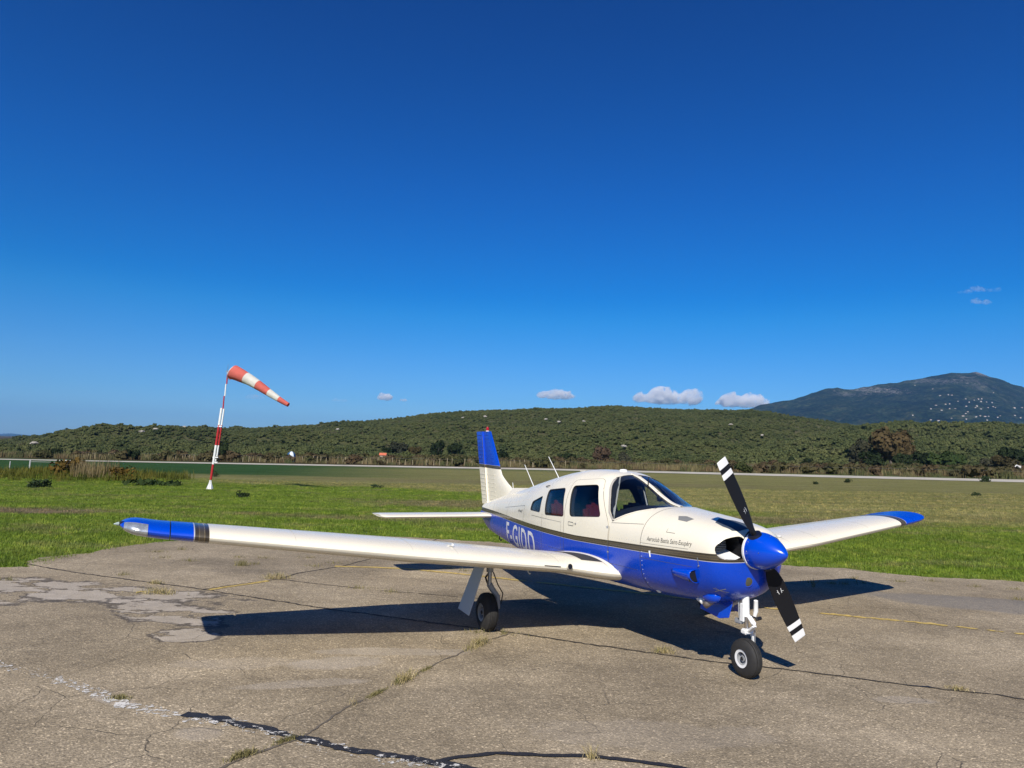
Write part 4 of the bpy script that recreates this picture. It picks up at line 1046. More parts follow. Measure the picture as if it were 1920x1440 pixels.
for z in rib_zs:
    if abs(z - 1.70) < .02: continue
    for (xa, xb, par, yy, yz) in ((hinge(z) + .03, min(fin_le(z) - .14, hinge(z) + .40), fin, None, 0), (hinge(z) - .03, rud_te(z) + .02, rud, None, 0)):
        for s in (-1,):
            def fy(x):
                if par is fin:
                    L_ = fin_le(z) - hinge(z); xq = (fin_le(z) - x) / L_; return 5 * .085 * (.2969 * math.sqrt(xq) - .126 * xq - .3516 * xq * xq + .2843 * xq ** 3 - .1036 * xq ** 4) * L_
                t_ = (x - hinge(z)) / (rud_te(z) - hinge(z)); return .030 + (.004 - .030) * max(0, t_)
            if par is fin: xb = max(xb, xa + .08)
            bead((xa, s * fy(xa), z), (xb, s * fy(xb), z - .0), finm, par)
gapf = bmesh.new(); tube(gapf, [(hinge(1.2) - .004, -.031, 1.2), (hinge(2.3) - .004, -.031, 2.3)], .003, 6); mkbm('rudder_hinge_gap', gapf, line_m, rud)
# fin strake fairing forward of the fin
V = []; F = []
for i in range(15):
    t = i / 14; x = -4.45 - .80 * t; base = sect(x)[1] - .02; top = 1.512 - .045 * t; top = max(base + .004, top)
    wv = .028 + .01 * t
    V += [(x, -wv - .03, base - .02), (x, -wv * .6, base + (top - base) * .6), (x, 0, top), (x, wv * .6, base + (top - base) * .6), (x, wv + .03, base - .02)]
for i in range(14):
    for k in range(4): F.append((5 * i + k, 5 * i + 5 + k, 5 * i + 6 + k, 5 * i + 1 + k))
mk('dorsal_strake', V, F, cream, AC)
# tail cone end cap
bm = bmesh.new(); lathe(bm, [(0, .06), (.05, .045), (.09, .02), (.10, 0)], (-6.29, 0, 1.0), (-1, 0, 0), 16); mkbm('tail_cone', bm, hull, AC)
ZST = .985
for side in (-1, 1):
    secs = []
    for y in frange(.0, 1.80, 6) + [1.84, 1.88, 1.91, 1.935, 1.95, 1.957]:
        q = max(0, (y - 1.80) / .16); k = 1 - math.sqrt(max(0, 1 - min(1, q) ** 2)); le = -5.66 - .22 * k; te = -6.40 + .10 * k
        secs.append(((le, side * (y + .10), ZST), (te, side * (y + .10), ZST + .0), .10 * (1 - .6 * k)))
    secs = [(Vector((a[0], a[1] - side * .10 * 0, a[2])), Vector((b_[0], b_[1], b_[2])), t_) for a, b_, t_ in secs]
    for i, (a, b_, t_) in enumerate(secs):
        a.y -= side * .10 * (i / (len(secs) - 1)); b_.y -= side * .10 * (i / (len(secs) - 1))
    surf_sections('stabilator', secs, cream)
# beacon, antennas, tail bits
bm = bmesh.new(); lathe(bm, [(0, .03), (.012, .03)], (-6.27, 0, 2.385), (0, 0, 1), 18); bc = mkbm('beacon_base', bm, white, AC)
bm = bmesh.new(); lathe(bm, [(.012, .026), (.055, .026), (.078, .018), (.085, 0)], (-6.27, 0, 2.385), (0, 0, 1), 18); mkbm('beacon', bm, red_lens, AC)
for (b0, t0) in (((-4.42, 0, 1.50), (-4.78, 0, 1.85)), ((-3.66, 0, 1.67), (-4.01, 0, 1.99))):
    bm = bmesh.new(); tube(bm, [b0, t0], [.0065, .004], 8); an = mkbm('whip_antenna', bm, white, AC)
    bm = bmesh.new(); lathe(bm, [(0, .022), (.02, .012)], Vector(b0) + Vector((0, 0, -.005)), (-.5, 0, .8), 12); mkbm('antenna_foot', bm, white, an)
bm = bmesh.new(); tube(bm, [(-5.15, 0, 1.40), (-5.19, 0, 1.555)], [.006, .004], 8); mkbm('short_antenna', bm, white, AC)
bm = bmesh.new(); lathe(bm, [(-.004, .048), (.014, .046), (.022, .036), (.026, 0)], (-2.09, 0, 1.852), (0, 0, 1), 24); mkbm('gps_antenna', bm, white, AC)
bm = bmesh.new(); box(bm, tuple(on_top(-2.86, -.10, .006)), (.09, .05, .014), bev=.004); mkbm('roof_vent', bm, cream, AC)
bm = bmesh.new(); tube(bm, [on_side(-3.25, 1.60, -1, .0), on_side(-3.24, 1.60, -1, .02), on_side(-3.16, 1.615, -1, .02), on_side(-3.15, 1.615, -1, .0)], .006, 8); mkbm('cabin_step_grip', bm, black, AC)
bm = bmesh.new(); tube(bm, [(-1.50, -.06, 1.68), (-1.44, -.10, 1.80)], [.008, .005], 8); mkbm('temperature_probe', bm, black, AC)
bm = bmesh.new(); tube(bm, [(-5.62, 0, .70), (-5.63, 0, .62), (-5.57, 0, .595), (-5.53, 0, .62)], .010, 8); mkbm('tail_tie_down', bm, black, AC)

# ---- cabin interior
for (sx, sy) in ((-2.18, -.27), (-2.18, .27), (-2.98, -.27), (-2.98, .27)):
    bm = bmesh.new(); box(bm, (sx, sy, 1.19), (.13, .42, .50), Matrix.Rotation(R(-12), 3, 'Y'), .05); box(bm, (sx - .05, sy, 1.40), (.09, .25, .12), Matrix.Rotation(R(-12), 3, 'Y'), .04)
    se = mkbm('seat', bm, leather, AC); bm = bmesh.new(); box(bm, (sx + .26, sy, .93), (.46, .42, .16), None, .05); mkbm('seat_cushion', bm, leather, se)
V = []; F = []
for i in range(13):
    y = -.52 + 1.04 * i / 12; ar = 1 - (y / .56) ** 2 * .55
    for x, z in ((-1.02, 1.46), (-1.2, 1.485), (-1.4, 1.50), (-1.58, 1.49), (-1.63, 1.46), (-1.64, 1.05)): V.append((x - .10 * (y / .5) ** 2, y * (.96 if x > -1.1 else 1), (1.05 if z < 1.1 else 1.22 + (z - 1.22) * ar - .01)))
for i in range(12):
    for k in range(5): F.append((6 * i + k, 6 * i + k + 1, 6 * i + 7 + k, 6 * i + 6 + k))
gs = mk('glareshield', V, F, navy, AC)
bm = bmesh.new(); lathe(bm, [(-.04, 0), (-.03, .025), (0, .034), (.03, .025), (.04, 0)], (-1.36, 0.0, 1.575), (0, 0, 1), 16); tube(bm, [(-1.36, 0, 1.60), (-1.40, 0, 1.65)], .008, 6); mkbm('compass', bm, black, AC)
bm = bmesh.new(); tube(bm, [(-1.62, .02, 1.47), (-1.80, .05, 1.80)], .018, 8); mkbm('cabin_brace_tube', bm, black, AC)
for sy in (-.27, .27):
    bm = bmesh.new(); tube(bm, [(-1.63, sy, 1.22), (-1.80, sy, 1.25)], .012, 8); tube(bm, [(-1.80, sy - .15, 1.34), (-1.80, sy - .14, 1.26), (-1.80, sy, 1.23), (-1.80, sy + .14, 1.26), (-1.80, sy + .15, 1.34)], .014, 8); mkbm('control_yoke', bm, black, AC)
# ---- undercarriage
def wheel(parent, c, r, w, rim_m, tm=rubber, grooves=4):
    bm = bmesh.new(); pr = []; hw = w / 2
    for k in range(25):
        t = math.pi * k / 24; yy = -hw * math.cos(t); rr = r * .47 + (r * .53) * (max(0, 1 - abs(yy / hw) ** 2.8)) ** .5; pr.append((yy, rr))
    out = []
    for yy, rr in pr: out.append((yy, rr))
    # circumferential tread grooves
    res = []
    for (a, ra), (b_, rb) in zip(out, out[1:]):
        res.append((a, ra))
    res.append(out[-1]); gr_ = []
    gy = [(-.5 + (k + 1) / (grooves + 1)) * w * .72 for k in range(grooves)]
    for a, ra in res: gr_.append((a, ra))
    for g_ in gy:
        rr = r * .47 + (r * .53) * (max(0, 1 - abs(g_ / hw) ** 2.8)) ** .5; gr_ += [(g_ - .0045, rr), (g_ - .002, rr - .007), (g_ + .002, rr - .007), (g_ + .0045, rr)]
    gr_.sort(); lathe(bm, gr_, c, (0, 1, 0), 56, cap=False); ty = mkbm('tyre', bm, tm, parent, angle=50)
    bm = bmesh.new(); s = hw * .84
    lathe(bm, [(-s + .004, r * .50), (-s - .006, r * .47), (-s - .003, r * .33)], c, (0, 1, 0), 40, cap=False)
    lathe(bm, [(s - .004, r * .50), (s + .006, r * .47), (s, r * .36), (s * .6, r * .34), (s * .55, r * .16), (s * .9, r * .13), (s * .9, 0)], c, (0, 1, 0), 40, cap=False)
    mkbm('rim', bm, rim_m, parent)
    bm = bmesh.new(); lathe(bm, [(-s - .003, r * .33), (-s * .45, r * .30), (-s * .40, r * .18), (-s * .85, r * .15), (-s * .85, 0)], c, (0, 1, 0), 32, cap=False); mkbm('brake_disc', bm, grey_met, parent)
    bm = bmesh.new(); lathe(bm, [(-s * .95, r * .10), (-s * 1.05, r * .07), (-s * 1.05, 0)], c, (0, 1, 0), 16, cap=False)
    for k in range(3): a = k * 2.094; lathe(bm, [(-s * .62, .006), (-s * .72, .005)], Vector(c) + Vector((math.cos(a) * r * .25, 0, math.sin(a) * r * .25)), (0, 1, 0), 8)
    mkbm('hub_cap', bm, black, parent)
NG = bpy.data.objects.new('nose_gear', None); link(NG, AC)
wheel(NG, (0, 0, .178), .18, .135, white)
bm = bmesh.new(); tube(bm, [(-.02, 0, .80), (-.01, 0, .70), (0, 0, .56)], [.040, .036, .032], 18); box(bm, (-.005, -.045, .60), (.05, .02, .17), bev=.006); mkbm('strut', bm, white, NG)
bm = bmesh.new(); tube(bm, [(0, 0, .56), (.004, 0, .42)], .021, 16); mkbm('oleo_piston', bm, chrome, NG)
bm = bmesh.new(); box(bm, (.004, .01, .425), (.075, .11, .05), bev=.012)
tube(bm, [(.004, .05, .425), (.0, .085, .36), (0, .088, .188)], [.02, .017, .015], 10)
mkbm('fork', bm, white, NG)
bm = bmesh.new(); tube(bm, [(.03, 0, .575), (.115, 0, .50)], [.016, .012], 8); tube(bm, [(.115, 0, .50), (.035, 0, .435)], [.012, .016], 8); box(bm, (.07, 0, .54), (.09, .05, .018), Matrix.Rotation(R(42), 3, 'Y'), .004); box(bm, (.075, 0, .465), (.09, .05, .018), Matrix.Rotation(R(-40), 3, 'Y'), .004); mkbm('torque_link', bm, white, NG)
bm = bmesh.new(); lathe(bm, [(-.035, 0), (-.03, .018), (.02, .018), (.03, .01), (.035, 0)], (.09, .07, .555), (0, 1, .1), 12); tube(bm, [(.02, .02, .57), (.09, .06, .555)], .008, 8); mkbm('shimmy_damper', bm, black, NG)
bm = bmesh.new(); tube(bm, [(-.05, .05, .72), (-.26, .07, .62), (-.27, .075, .60)], [.022, .018, .018], 10); tube(bm, [(.0, .12, .70), (-.02, .14, .60), (-.02, .12, .54)], [.02, .022, .016], 10); mkbm('drag_brace', bm, white, NG)
bm = bmesh.new()
for k in range(7): box(bm, (-.055, -.04 + .002 * k, .69 - .03 * k), (.012, .012, .024), bev=.003)
tube(bm, [(-.05, -.05, .74), (-.04, -.055, .60), (-.03, -.05, .50)], .006, 6); tube(bm, [(.02, .03, .52), (.05, .06, .44), (.03, .08, .33), (.01, .09, .22)], .005, 6); mkbm('gear_hoses', bm, grey_met, NG)
bm = bmesh.new(); box(bm, (-.06, -.03, .505), (.09, .05, .035), bev=.008); box(bm, (-.10, -.02, .52), (.05, .03, .02), bev=.006); mkbm('steering_bracket', bm, grey_met, NG)
def plate(name, pts_, th, mt, parent):
    p = [Vector(q) for q in pts_]; n_ = (p[1] - p[0]).cross(p[2] - p[0]).normalized() * th / 2
    V = [q + n_ for q in p] + [q - n_ for q in p]; k = len(p); F = [tuple(range(k)), tuple(range(2 * k - 1, k - 1, -1))] + [(i, (i + 1) % k, (i + 1) % k + k, i + k) for i in range(k)]
    bm = bmesh.new(); vs = [bm.verts.new(v) for v in V]
    for f in F: bm.faces.new([vs[i] for i in f])
    bmesh.ops.bevel(bm, geom=list(bm.edges), offset=.002, segments=1, affect='EDGES')
    return mkbm(name, bm, mt, parent, smooth=False)
plate('nose_gear_door', [(-.07, -.10, .69), (-.10, -.125, .535), (-.22, -.13, .505), (-.50, -.13, .545), (-.50, -.10, .68)], .012, blue, NG)
plate('nose_gear_door', [(-.07, .10, .69), (-.11, .125, .545), (-.80, .13, .55), (-.80, .10, .68)], .012, blue, NG)
for s in (-1, 1):
    MG = bpy.data.objects.new('main_gear', None); link(MG, AC); x, y = -2.40, s * 1.62
    wheel(MG, (x, y, .213), .215, .165, grey_met, grooves=6)
    bm = bmesh.new(); tube(bm, [(x, y - s * .02, .90), (x, y - s * .02, .66)], [.045, .04], 16); tube(bm, [(x - .03, y - s * .02, .80), (x + .12, y - s * .22, .83)], .02, 10); mkbm('strut', bm, grey_met, MG)
    bm = bmesh.new(); tube(bm, [(x, y - s * .02, .66), (x, y - s * .02, .50)], .024, 14); mkbm('oleo_piston', bm, steel, MG)
    bm = bmesh.new(); tube(bm, [(x, y - s * .02, .52), (x - .0, y - s * .06, .46), (x, y - s * .125, .38), (x, y - s * .13, .24)], [.036, .034, .032, .03], 12); lathe(bm, [(-.02, .09), (.0, .09)], (x, y - s * .10, .213), (0, 1, 0), 24); mkbm('axle_arm', bm, grey_met, MG)
    bm = bmesh.new(); tube(bm, [(x - .035, y - s * .02, .64), (x - .12, y - s * .02, .58)], .011, 8); tube(bm, [(x - .12, y - s * .02, .58), (x - .035, y - s * .02, .50)], .011, 8); mkbm('torque_link', bm, dark_met, MG)
    bm = bmesh.new(); tube(bm, [(x + .03, y - s * .05, .66), (x + .06, y - s * .10, .52), (x + .05, y - s * .17, .42), (x + .03, y - s * .16, .30)], .007, 8); mkbm('brake_hose', bm, black, MG)
    plate('gear_door', [(x + .08, y + s * .085, .735), (x - .17, y + s * .085, .745), (x - .21, y + s * .27, .225), (x + .09, y + s * .26, .205)], .012, mat('gear_door_grey', (.42, .43, .43), .45, wear=.05), MG)

# ------------------------------------------------------------------ windsock
WSK = empty('windsock', (-14.6, 36.1, gz(-14.6, 36.1)))
tag(WSK, 'red and white windsock on a striped mast standing on the grass', 'windsock')
red_p = mat('red_mast_paint', (.42, .018, .02), .45, wear=.12, wscale=4)
wht_p = mat('white_mast_paint', (.78, .78, .75), .45, wear=.08, wscale=4)
base0 = Vector((0, 0, 0)); topv = Vector((.46, 0, 6.02))
def mp(t): return base0 + (topv - base0) * t
bm = bmesh.new()
for k in range(4):
    a = R(45 + 90 * k); p = [(0, 0, .50), (.20 * math.cos(a), .20 * math.sin(a), 0), (.05 * math.cos(a), .05 * math.sin(a), 0)]
    vs = [bm.verts.new((x + .02, y, z)) for x, y, z in p]; bm.faces.new(vs)
lathe(bm, [(0, .15), (.03, .15), (.10, .12), (.38, .06), (.45, .05)], (.02, 0, 0), (0, 0, 1), 4)
mkbm('mast_foot', bm, wht_p, WSK, smooth=False)
for (a, b_, mt) in ((.08, .205, red_p), (.205, .36, wht_p), (.36, .525, red_p), (.525, .665, wht_p)):
    bm = bmesh.new(); tube(bm, [mp(a), mp(b_)], .055, 12); mkbm('lower_mast_band', bm, mt, WSK)
off = Vector((.12, .02, 0))
for (a, b_, mt) in ((.27, .36, wht_p), (.36, .525, red_p), (.525, .66, wht_p)):
    bm = bmesh.new(); tube(bm, [mp(a) + off, mp(b_) + off], .038, 12); mkbm('upper_mast_band', bm, mt, WSK)
for (a, b_, mt) in ((.66, .765, red_p), (.765, .865, wht_p), (.865, .945, red_p)):
    bm = bmesh.new(); tube(bm, [mp(a) + off * .6, mp(b_) + off * .3], .032, 12); mkbm('upper_mast_band', bm, mt, WSK)
bm = bmesh.new(); tube(bm, [mp(.945) + off * .3, mp(1.03)], [.016, .008], 8); box(bm, tuple(mp(.97)), (.12, .05, .03)); mkbm('swivel', bm, steel, WSK)
bm = bmesh.new(); box(bm, tuple(mp(.262) + off * .5), (.26, .05, .05)); box(bm, tuple(mp(.222) + Vector((.12, 0, 0))), (.16, .05, .05)); box(bm, tuple(mp(.24) + Vector((.1, 0, 0))), (.04, .04, .12)); box(bm, tuple(mp(.515) + off * .5), (.2, .12, .06)); mkbm('hinge_bracket', bm, wht_p, WSK)
def cloth(name, colr):
    m = bpy.data.materials.new(name); m.use_nodes = True; nt = NT(m); b = nt.n['Principled BSDF']
    c = nt.mix(1.0, colr, nt.maprange(nt.noise(nt.obj(), 3, 4, .6), .3, .7, .9, 1.08), 'MULTIPLY'); nt.put(b.inputs['Base Color'], c); b.inputs['Roughness'].default_value = .85
    tl = nt.new('ShaderNodeBsdfTranslucent'); nt.put(tl.inputs[0], c); mx = nt.new('ShaderNodeMixShader'); mx.inputs[0].default_value = .25
    nt.l.new(b.outputs[0], mx.inputs[1]); nt.l.new(tl.outputs[0], mx.inputs[2]); nt.l.new(mx.outputs[0], nt.n['Material Output'].inputs[0])
    nt.put(b.inputs['Normal'], nt.bump(nt.noise(nt.obj(), 5, 3, .6), .5, .05)); return m
sr = cloth('faded_red_nylon', (.66, .145, .11)); sw = cloth('white_nylon', (.72, .70, .62))
m0 = Vector((.74, .0, 5.78)); m1 = Vector((3.80, -.70, 4.22)); axis = (m1 - m0)
e1 = Vector((0, 0, 1)); e1 = (e1 - axis.normalized() * e1.dot(axis.normalized())).normalized(); e2 = axis.normalized().cross(e1)
def sock_band(t0, t1, mt):
    V = []; F = []; n = 40; rows = 10
    for i in range(rows + 1):
        t = t0 + (t1 - t0) * i / rows; r_ = .37 + (.10 - .37) * (t ** .9); c_ = m0 + axis * t + Vector((0, 0, .16 * math.sin(math.pi * min(1, t * 1.1)) * (1 - t) + .02))
        for k in range(n):
            a = 2 * math.pi * k / n; wr = 1 + .035 * fbm(t * 6, math.cos(a) * 1.5, math.sin(a) * 1.5) * (1 + t)
            sq = 1.0 if t > .12 else 1 - .0 * (1 - t / .12)
            V.append(c_ + e1 * (math.cos(a) * r_ * wr) + e2 * (math.sin(a) * r_ * wr * sq))
    for i in range(rows):
        for k in range(n): F.append((i * n + k, i * n + (k + 1) % n, (i + 1) * n + (k + 1) % n, (i + 1) * n + k))
    return mk('sock_band', V, F, mt, WSK, angle=None)
for a, b_, mt in ((0, .24, sr), (.24, .45, sw), (.45, .655, sr), (.655, .835, sw), (.835, 1.0, sr)): sock_band(a, b_, mt)
bm = bmesh.new(); tube(bm, [m0 + e1 * (math.cos(2 * math.pi * k / 24) * .375) + e2 * (math.sin(2 * math.pi * k / 24) * .375) for k in range(25)], .014, 6); tube(bm, [mp(.955), m0 - e2 * .0 + e1 * -.1], .012, 6); tube(bm, [mp(.955), m0 + e1 * .37], .01, 6); mkbm('sock_hoop', bm, wht_p, WSK)

# ------------------------------------------------------------------ hills and mountain
HILL_A = [(-.8015, -.0176), (-.7227, -.0083), (-.694, -.0044), (-.6509, 0), (-.6223, .0054), (-.5719, .0116), (-.5216, .0184), (-.4783, .0229), (-.4346, .023), (-.3908, .0224), (-.3471, .0232), (-.2893, .0296), (-.2603, .0321), (-.2023, .0386), (-.1588, .0445), (-.1153, .0512), (-.0717, .0564), (-.028, .0601), (.0304, .0633), (.0742, .066), (.1252, .0715), (.1399, .0727), (.1765, .0711), (.2424, .0705), (.3228, .0727), (.3521, .0722), (.3814, .0674), (.4399, .0593), (.4691, .0552), (.542, .0447), (.6877, .0353), (1.1, .02)]
HILL_B = [(.2868, .0029), (.3595, .0236), (.4252, .0427), (.4691, .0523), (.4983, .0577), (.5276, .0624), (.5862, .063), (.6521, .0668), (.7032, .065), (.7983, .0647), (.9076, .0577), (1.2, .045)]
MTN = [(.05, .01), (.2135, .0439), (.2791, .0594), (.3229, .0712), (.3492, .0802), (.3887, .089), (.4034, .0932), (.4218, .1004), (.446, .105), (.4695, .1044), (.4989, .1113), (.5431, .1188), (.5874, .1285), (.6059, .1329), (.628, .1329), (.6391, .1348), (.6486, .1315), (.6756, .125), (.7048, .1157), (.7484, .1033), (.8359, .0881), (.9448, .07), (1.3, .05)]
FAR = [(-1.6, -.02), (-.8384, -.0124), (-.7376, -.0045), (-.6947, .0021), (-.6803, .0033), (-.6619, .0018), (-.6437, .001), (-.6216, -.0018), (-.5487, -.005), (-.3, -.012)]
def gz_far(x): return TILT * max(-190, min(190, x))
def hill(name, tab, u0, u1, y0, y1, drop, amp, nf, cols, rows, shape, mt, label, over=1.35, foot=None, seed=0.0, gsize=1.0):
    V = []; F = []
    for j in range(rows + 1):
        t = over * j / rows
        for i in range(cols + 1):
            u = u0 + (u1 - u0) * i / cols
            yy = y0(u) + (y1(u) - y0(u)) * t; x = u * yy
            zr = CAM_Z + interp(tab, u) * y1(u) - drop
            zf = (foot(x, yy) if foot else gz_far(x)) - .6
            if t <= 1:
                s = shape(t); z = zf + (zr - zf) * s
            else: z = zr - (zr - zf) * ((t - 1) / (over - 1)) ** 1.6 * .9
            k = math.sin(math.pi * min(1, t)) ** .7 if t < 1 else 0
            z += amp * k * (fbm(x * nf, yy * nf, seed) + .5 * fbm(x * nf * 3, yy * nf * 3, seed + 4) + (.35 * fbm(x * nf * 9, yy * nf * 9, seed + 6)))
            if name == 'mountain': z += 9 * fbm(x * .011, yy * .011, 3)
            if t > 0: V.append((x, yy, max(z, zf - 1)))
            else: V.append((x, yy, zf - 1))
    c1_ = cols + 1
    for j in range(rows):
        for i in range(cols): F.append((j * c1_ + i, j * c1_ + i + 1, (j + 1) * c1_ + i + 1, (j + 1) * c1_ + i))
    return tag(mk(name, V, F, mt, angle=None), label, kind='structure')
def scrub_mat(name, a, b_, c_, d_, scl):
    m = bpy.data.materials.new(name); m.use_nodes = True; nt = NT(m); b = nt.n['Principled BSDF']; P = nt.pos()
    c = nt.ramp(nt.noise(P, scl, 6, .7), [(.3, a), (.5, b_), (.7, c_)])
    rk = nt.maprange(nt.noise(P, scl * .6, 8, .8), .70, .74, 0, 1); c = nt.mix(rk, c, d_)
    nt.put(b.inputs['Base Color'], c); b.inputs['Roughness'].default_value = 1; b.inputs['Specular IOR Level'].default_value = .05
    nt.put(b.inputs['Normal'], nt.bump(nt.noise(P, scl * 3, 6, .7), 1, 1.5)); return m
soil = scrub_mat('scrubby_hill_soil', (.045, .055, .020), (.070, .076, .030), (.105, .095, .055), (.22, .20, .17), .09)
hA = hill('hillside', HILL_A, -.95, .95, lambda u: 190 + 60 * min(0, u) + 25 * max(0, u), lambda u: 560 - 60 * abs(u - .1), 1.9, 7, .011, 190, 60, lambda t: .12 * t + .88 * t ** 1.25, soil, 'long scrub covered ridge behind the runway')
hB = hill('hillside', HILL_B, .28, 1.05, lambda u: 196, lambda u: 380, 1.8, 4, .02, 110, 46, lambda t: .35 * t + .65 * t ** 1.1, soil, 'low wooded knoll under the mountain', seed=9)
# mountain: forest texture, pale granite, terraces
m = bpy.data.materials.new('forested_mountain'); m.use_nodes = True; nt = NT(m); b = nt.n['Principled BSDF']; P = nt.pos(); X, Y, Z = nt.xyz(P)
c = nt.ramp(nt.noise(P, .012, 8, .72), [(.36, (.007, .017, .008)), (.5, (.028, .046, .018)), (.62, (.080, .088, .036))])
c = nt.mix(1.0, c, nt.maprange(nt.voro(P, .06), .1, .7, 1.3, .5), 'MULTIPLY')
c = nt.mix(1.0, c, nt.maprange(nt.noise(nt.scale(P, (1, 1, 1.6)), .0032, 5, .7, 1.0), .38, .62, .55, 1.5), 'MULTIPLY')  # ridge and gully shading painted as broad tones, along with vegetation density
def rocky(x0, y0, z0, r_, a):
    dx = nt.math('DIVIDE', nt.math('SUBTRACT', X, x0), r_ * 1.3); dz = nt.math('DIVIDE', nt.math('SUBTRACT', Z, z0), r_ * .55)
    d = nt.math('SQRT', nt.math('ADD', nt.math('MULTIPLY', dx, dx), nt.math('MULTIPLY', dz, dz)))
    n_ = nt.math('ADD', nt.math('MULTIPLY', nt.math('SUBTRACT', nt.noise(P, .045, 6, .8), .42), 6.0), d); return nt.math('MULTIPLY', nt.maprange(n_, .5, 1.1, 1, 0), a)
for q in ((1870, 3600, 395, 85, .85), (1730, 3600, 370, 60, .5), (2520, 3800, 515, 55, .9), (2350, 3700, 480, 40, .5), (2180, 3700, 452, 80, .5), (2330, 3600, 440, 90, .35), (2250, 3500, 400, 90, .25)):
    c = nt.mix(rocky(*q), c, (.33, .30, .27))
rk = nt.maprange(nt.noise(P, .03, 8, .85), .70, .725, 0, .5); c = nt.mix(rk, c, (.25, .22, .18))
nt.put(b.inputs['Base Color'], c); b.inputs['Roughness'].default_value = 1; b.inputs['Specular IOR Level'].default_value = 0
nt.put(b.inputs['Normal'], nt.bump(nt.noise(P, .022, 8, .75), 1, 60)); mtm = m
mt_o = hill('mountain', MTN, .05, 1.25, lambda u: 1700, lambda u: 3900, 0, 26, .0026, 420, 150, lambda t: .85 * t ** 1.5 + .15 * t, mtm, 'blue green mountain with a scattered village', foot=lambda x, y: 0, over=1.3)
hill('distant_hills', FAR, -1.08, -.3, lambda u: 9000, lambda u: 13000, 0, 30, .0006, 80, 10, lambda t: t, mtm, 'faint far hills at the left edge', foot=lambda x, y: 0)

# scrub cover on the hills
def leaf_mat(name, stops, k=1.0, scl=.035):
    m = bpy.data.materials.new(name); m.use_nodes = True; nt = NT(m); b = nt.n['Principled BSDF']
    oi = nt.new('ShaderNodeObjectInfo').outputs['Random']; P = nt.pos()
    f = nt.math('ADD', nt.math('MULTIPLY', nt.noise(P, scl, 4, .6), .75), nt.math('MULTIPLY', oi, .28))
    c = nt.ramp(f, stops)
    c = nt.mix(1.0, c, nt.maprange(nt.noise(P, 1.2, 4, .7), .3, .7, .72, 1.28), 'MULTIPLY')
    nt.put(b.inputs['Base Color'], c); b.inputs['Roughness'].default_value = .85; b.inputs['Specular IOR Level'].default_value = .15
    tl = nt.new('ShaderNodeBsdfTranslucent'); nt.put(tl.inputs[0], c); mx = nt.new('ShaderNodeMixShader'); mx.inputs[0].default_value = .2
    nt.l.new(b.outputs[0], mx.inputs[1]); nt.l.new(tl.outputs[0], mx.inputs[2]); nt.l.new(mx.outputs[0], nt.n['Material Output'].inputs[0]); return m
maquis = leaf_mat('maquis_leaves', [(.28, (.055, .074, .028)), (.42, (.086, .104, .038)), (.55, (.112, .128, .046)), (.68, (.132, .142, .052)), (.8, (.115, .105, .060)), (.9, (.15, .125, .075))])
def leafy(nleaf, rx, ry, rz, ls, seed, lobes=9, low=.15, core=True):
    """foliage as many leaf-sprig faces spread through overlapping lobes"""
    r = random.Random(seed); L = []
    for i in range(lobes):
        a = r.uniform(0, 6.283); d = math.sqrt(r.random()) * .68; z = r.uniform(low, .85)
        L.append((d * math.cos(a), d * math.sin(a), z, r.uniform(.26, .46)))
    L.append((0, 0, .45, .5)); V = []; F = []
    for i in range(nleaf):
        lx, ly, lz, lr = r.choice(L); n_ = Vector((r.gauss(0, 1), r.gauss(0, 1), r.gauss(0, 1))).normalized()
        if n_.z < -.35: n_.z *= -1
        q = lr * (r.random() ** .18); p = Vector(((lx + n_.x * q) * rx, (ly + n_.y * q) * ry, max(.02, lz + n_.z * q) * rz))
        d = (n_ + Vector((r.gauss(0, .5), r.gauss(0, .5), r.gauss(0, .5)))).normalized()
        a = d.orthogonal().normalized(); b_ = d.cross(a); an = r.uniform(0, 6.28); a, b_ = a * math.cos(an) + b_ * math.sin(an), b_ * math.cos(an) - a * math.sin(an)
        s = ls * r.uniform(.5, 1.3); k = len(V)
        V += [p - a * s - b_ * s * .3, p + b_ * s * .7 - a * s * .2, p + a * s * 1.1, p - b_ * s * .8 + a * s * .1]; F.append((k, k + 1, k + 2, k + 3))
    if core:
        bm = bmesh.new()
        for (lx, ly, lz, lr) in L:
            bmesh.ops.create_icosphere(bm, subdivisions=1, radius=lr * .78, matrix=Matrix.Translation((lx, ly, max(lr * .5, lz))))
        for v in bm.verts: v.co = Vector((v.co.x * rx, v.co.y * ry, max(0, v.co.z) * rz))
        k = len(V); bm.verts.index_update(); V += [v.co.copy() for v in bm.verts]; F += [tuple(v.index + k for v in f.verts) for f in bm.faces]; bm.free()
    return V, F
bushes = []
for s in range(5):
    V, F = leafy(240, 2.5, 2.5, 1.5 if s < 4 else 2.6, .30, 50 + s, 6); bushes.append(src('maquis_bush_source', V, F, maquis))
def scrub(name, tabmesh, dens, smin, smax, seed, label, cond):
    bm = bmesh.new(); bm.from_mesh(tabmesh.data); kill = [f for f in bm.faces if not cond(f.calc_center_median())]
    bmesh.ops.delete(bm, geom=kill, context='FACES'); me = bpy.data.meshes.new(name); bm.to_mesh(me); bm.free()
    o = link(bpy.data.objects.new(name, me)); o['kind'] = 'stuff'
    return gn_scatter(name, o, bushes, dens, smin, smax, seed, label)
scrub('maquis_scrub', hA, .34, .20, .62, 1, 'dense low maquis scrub covering the long ridge', lambda c: c.y < 640)
scrub('maquis_scrub', hB, .24, .28, 1.0, 2, 'taller scrub and oaks on the knoll under the mountain', lambda c: c.y < 430)

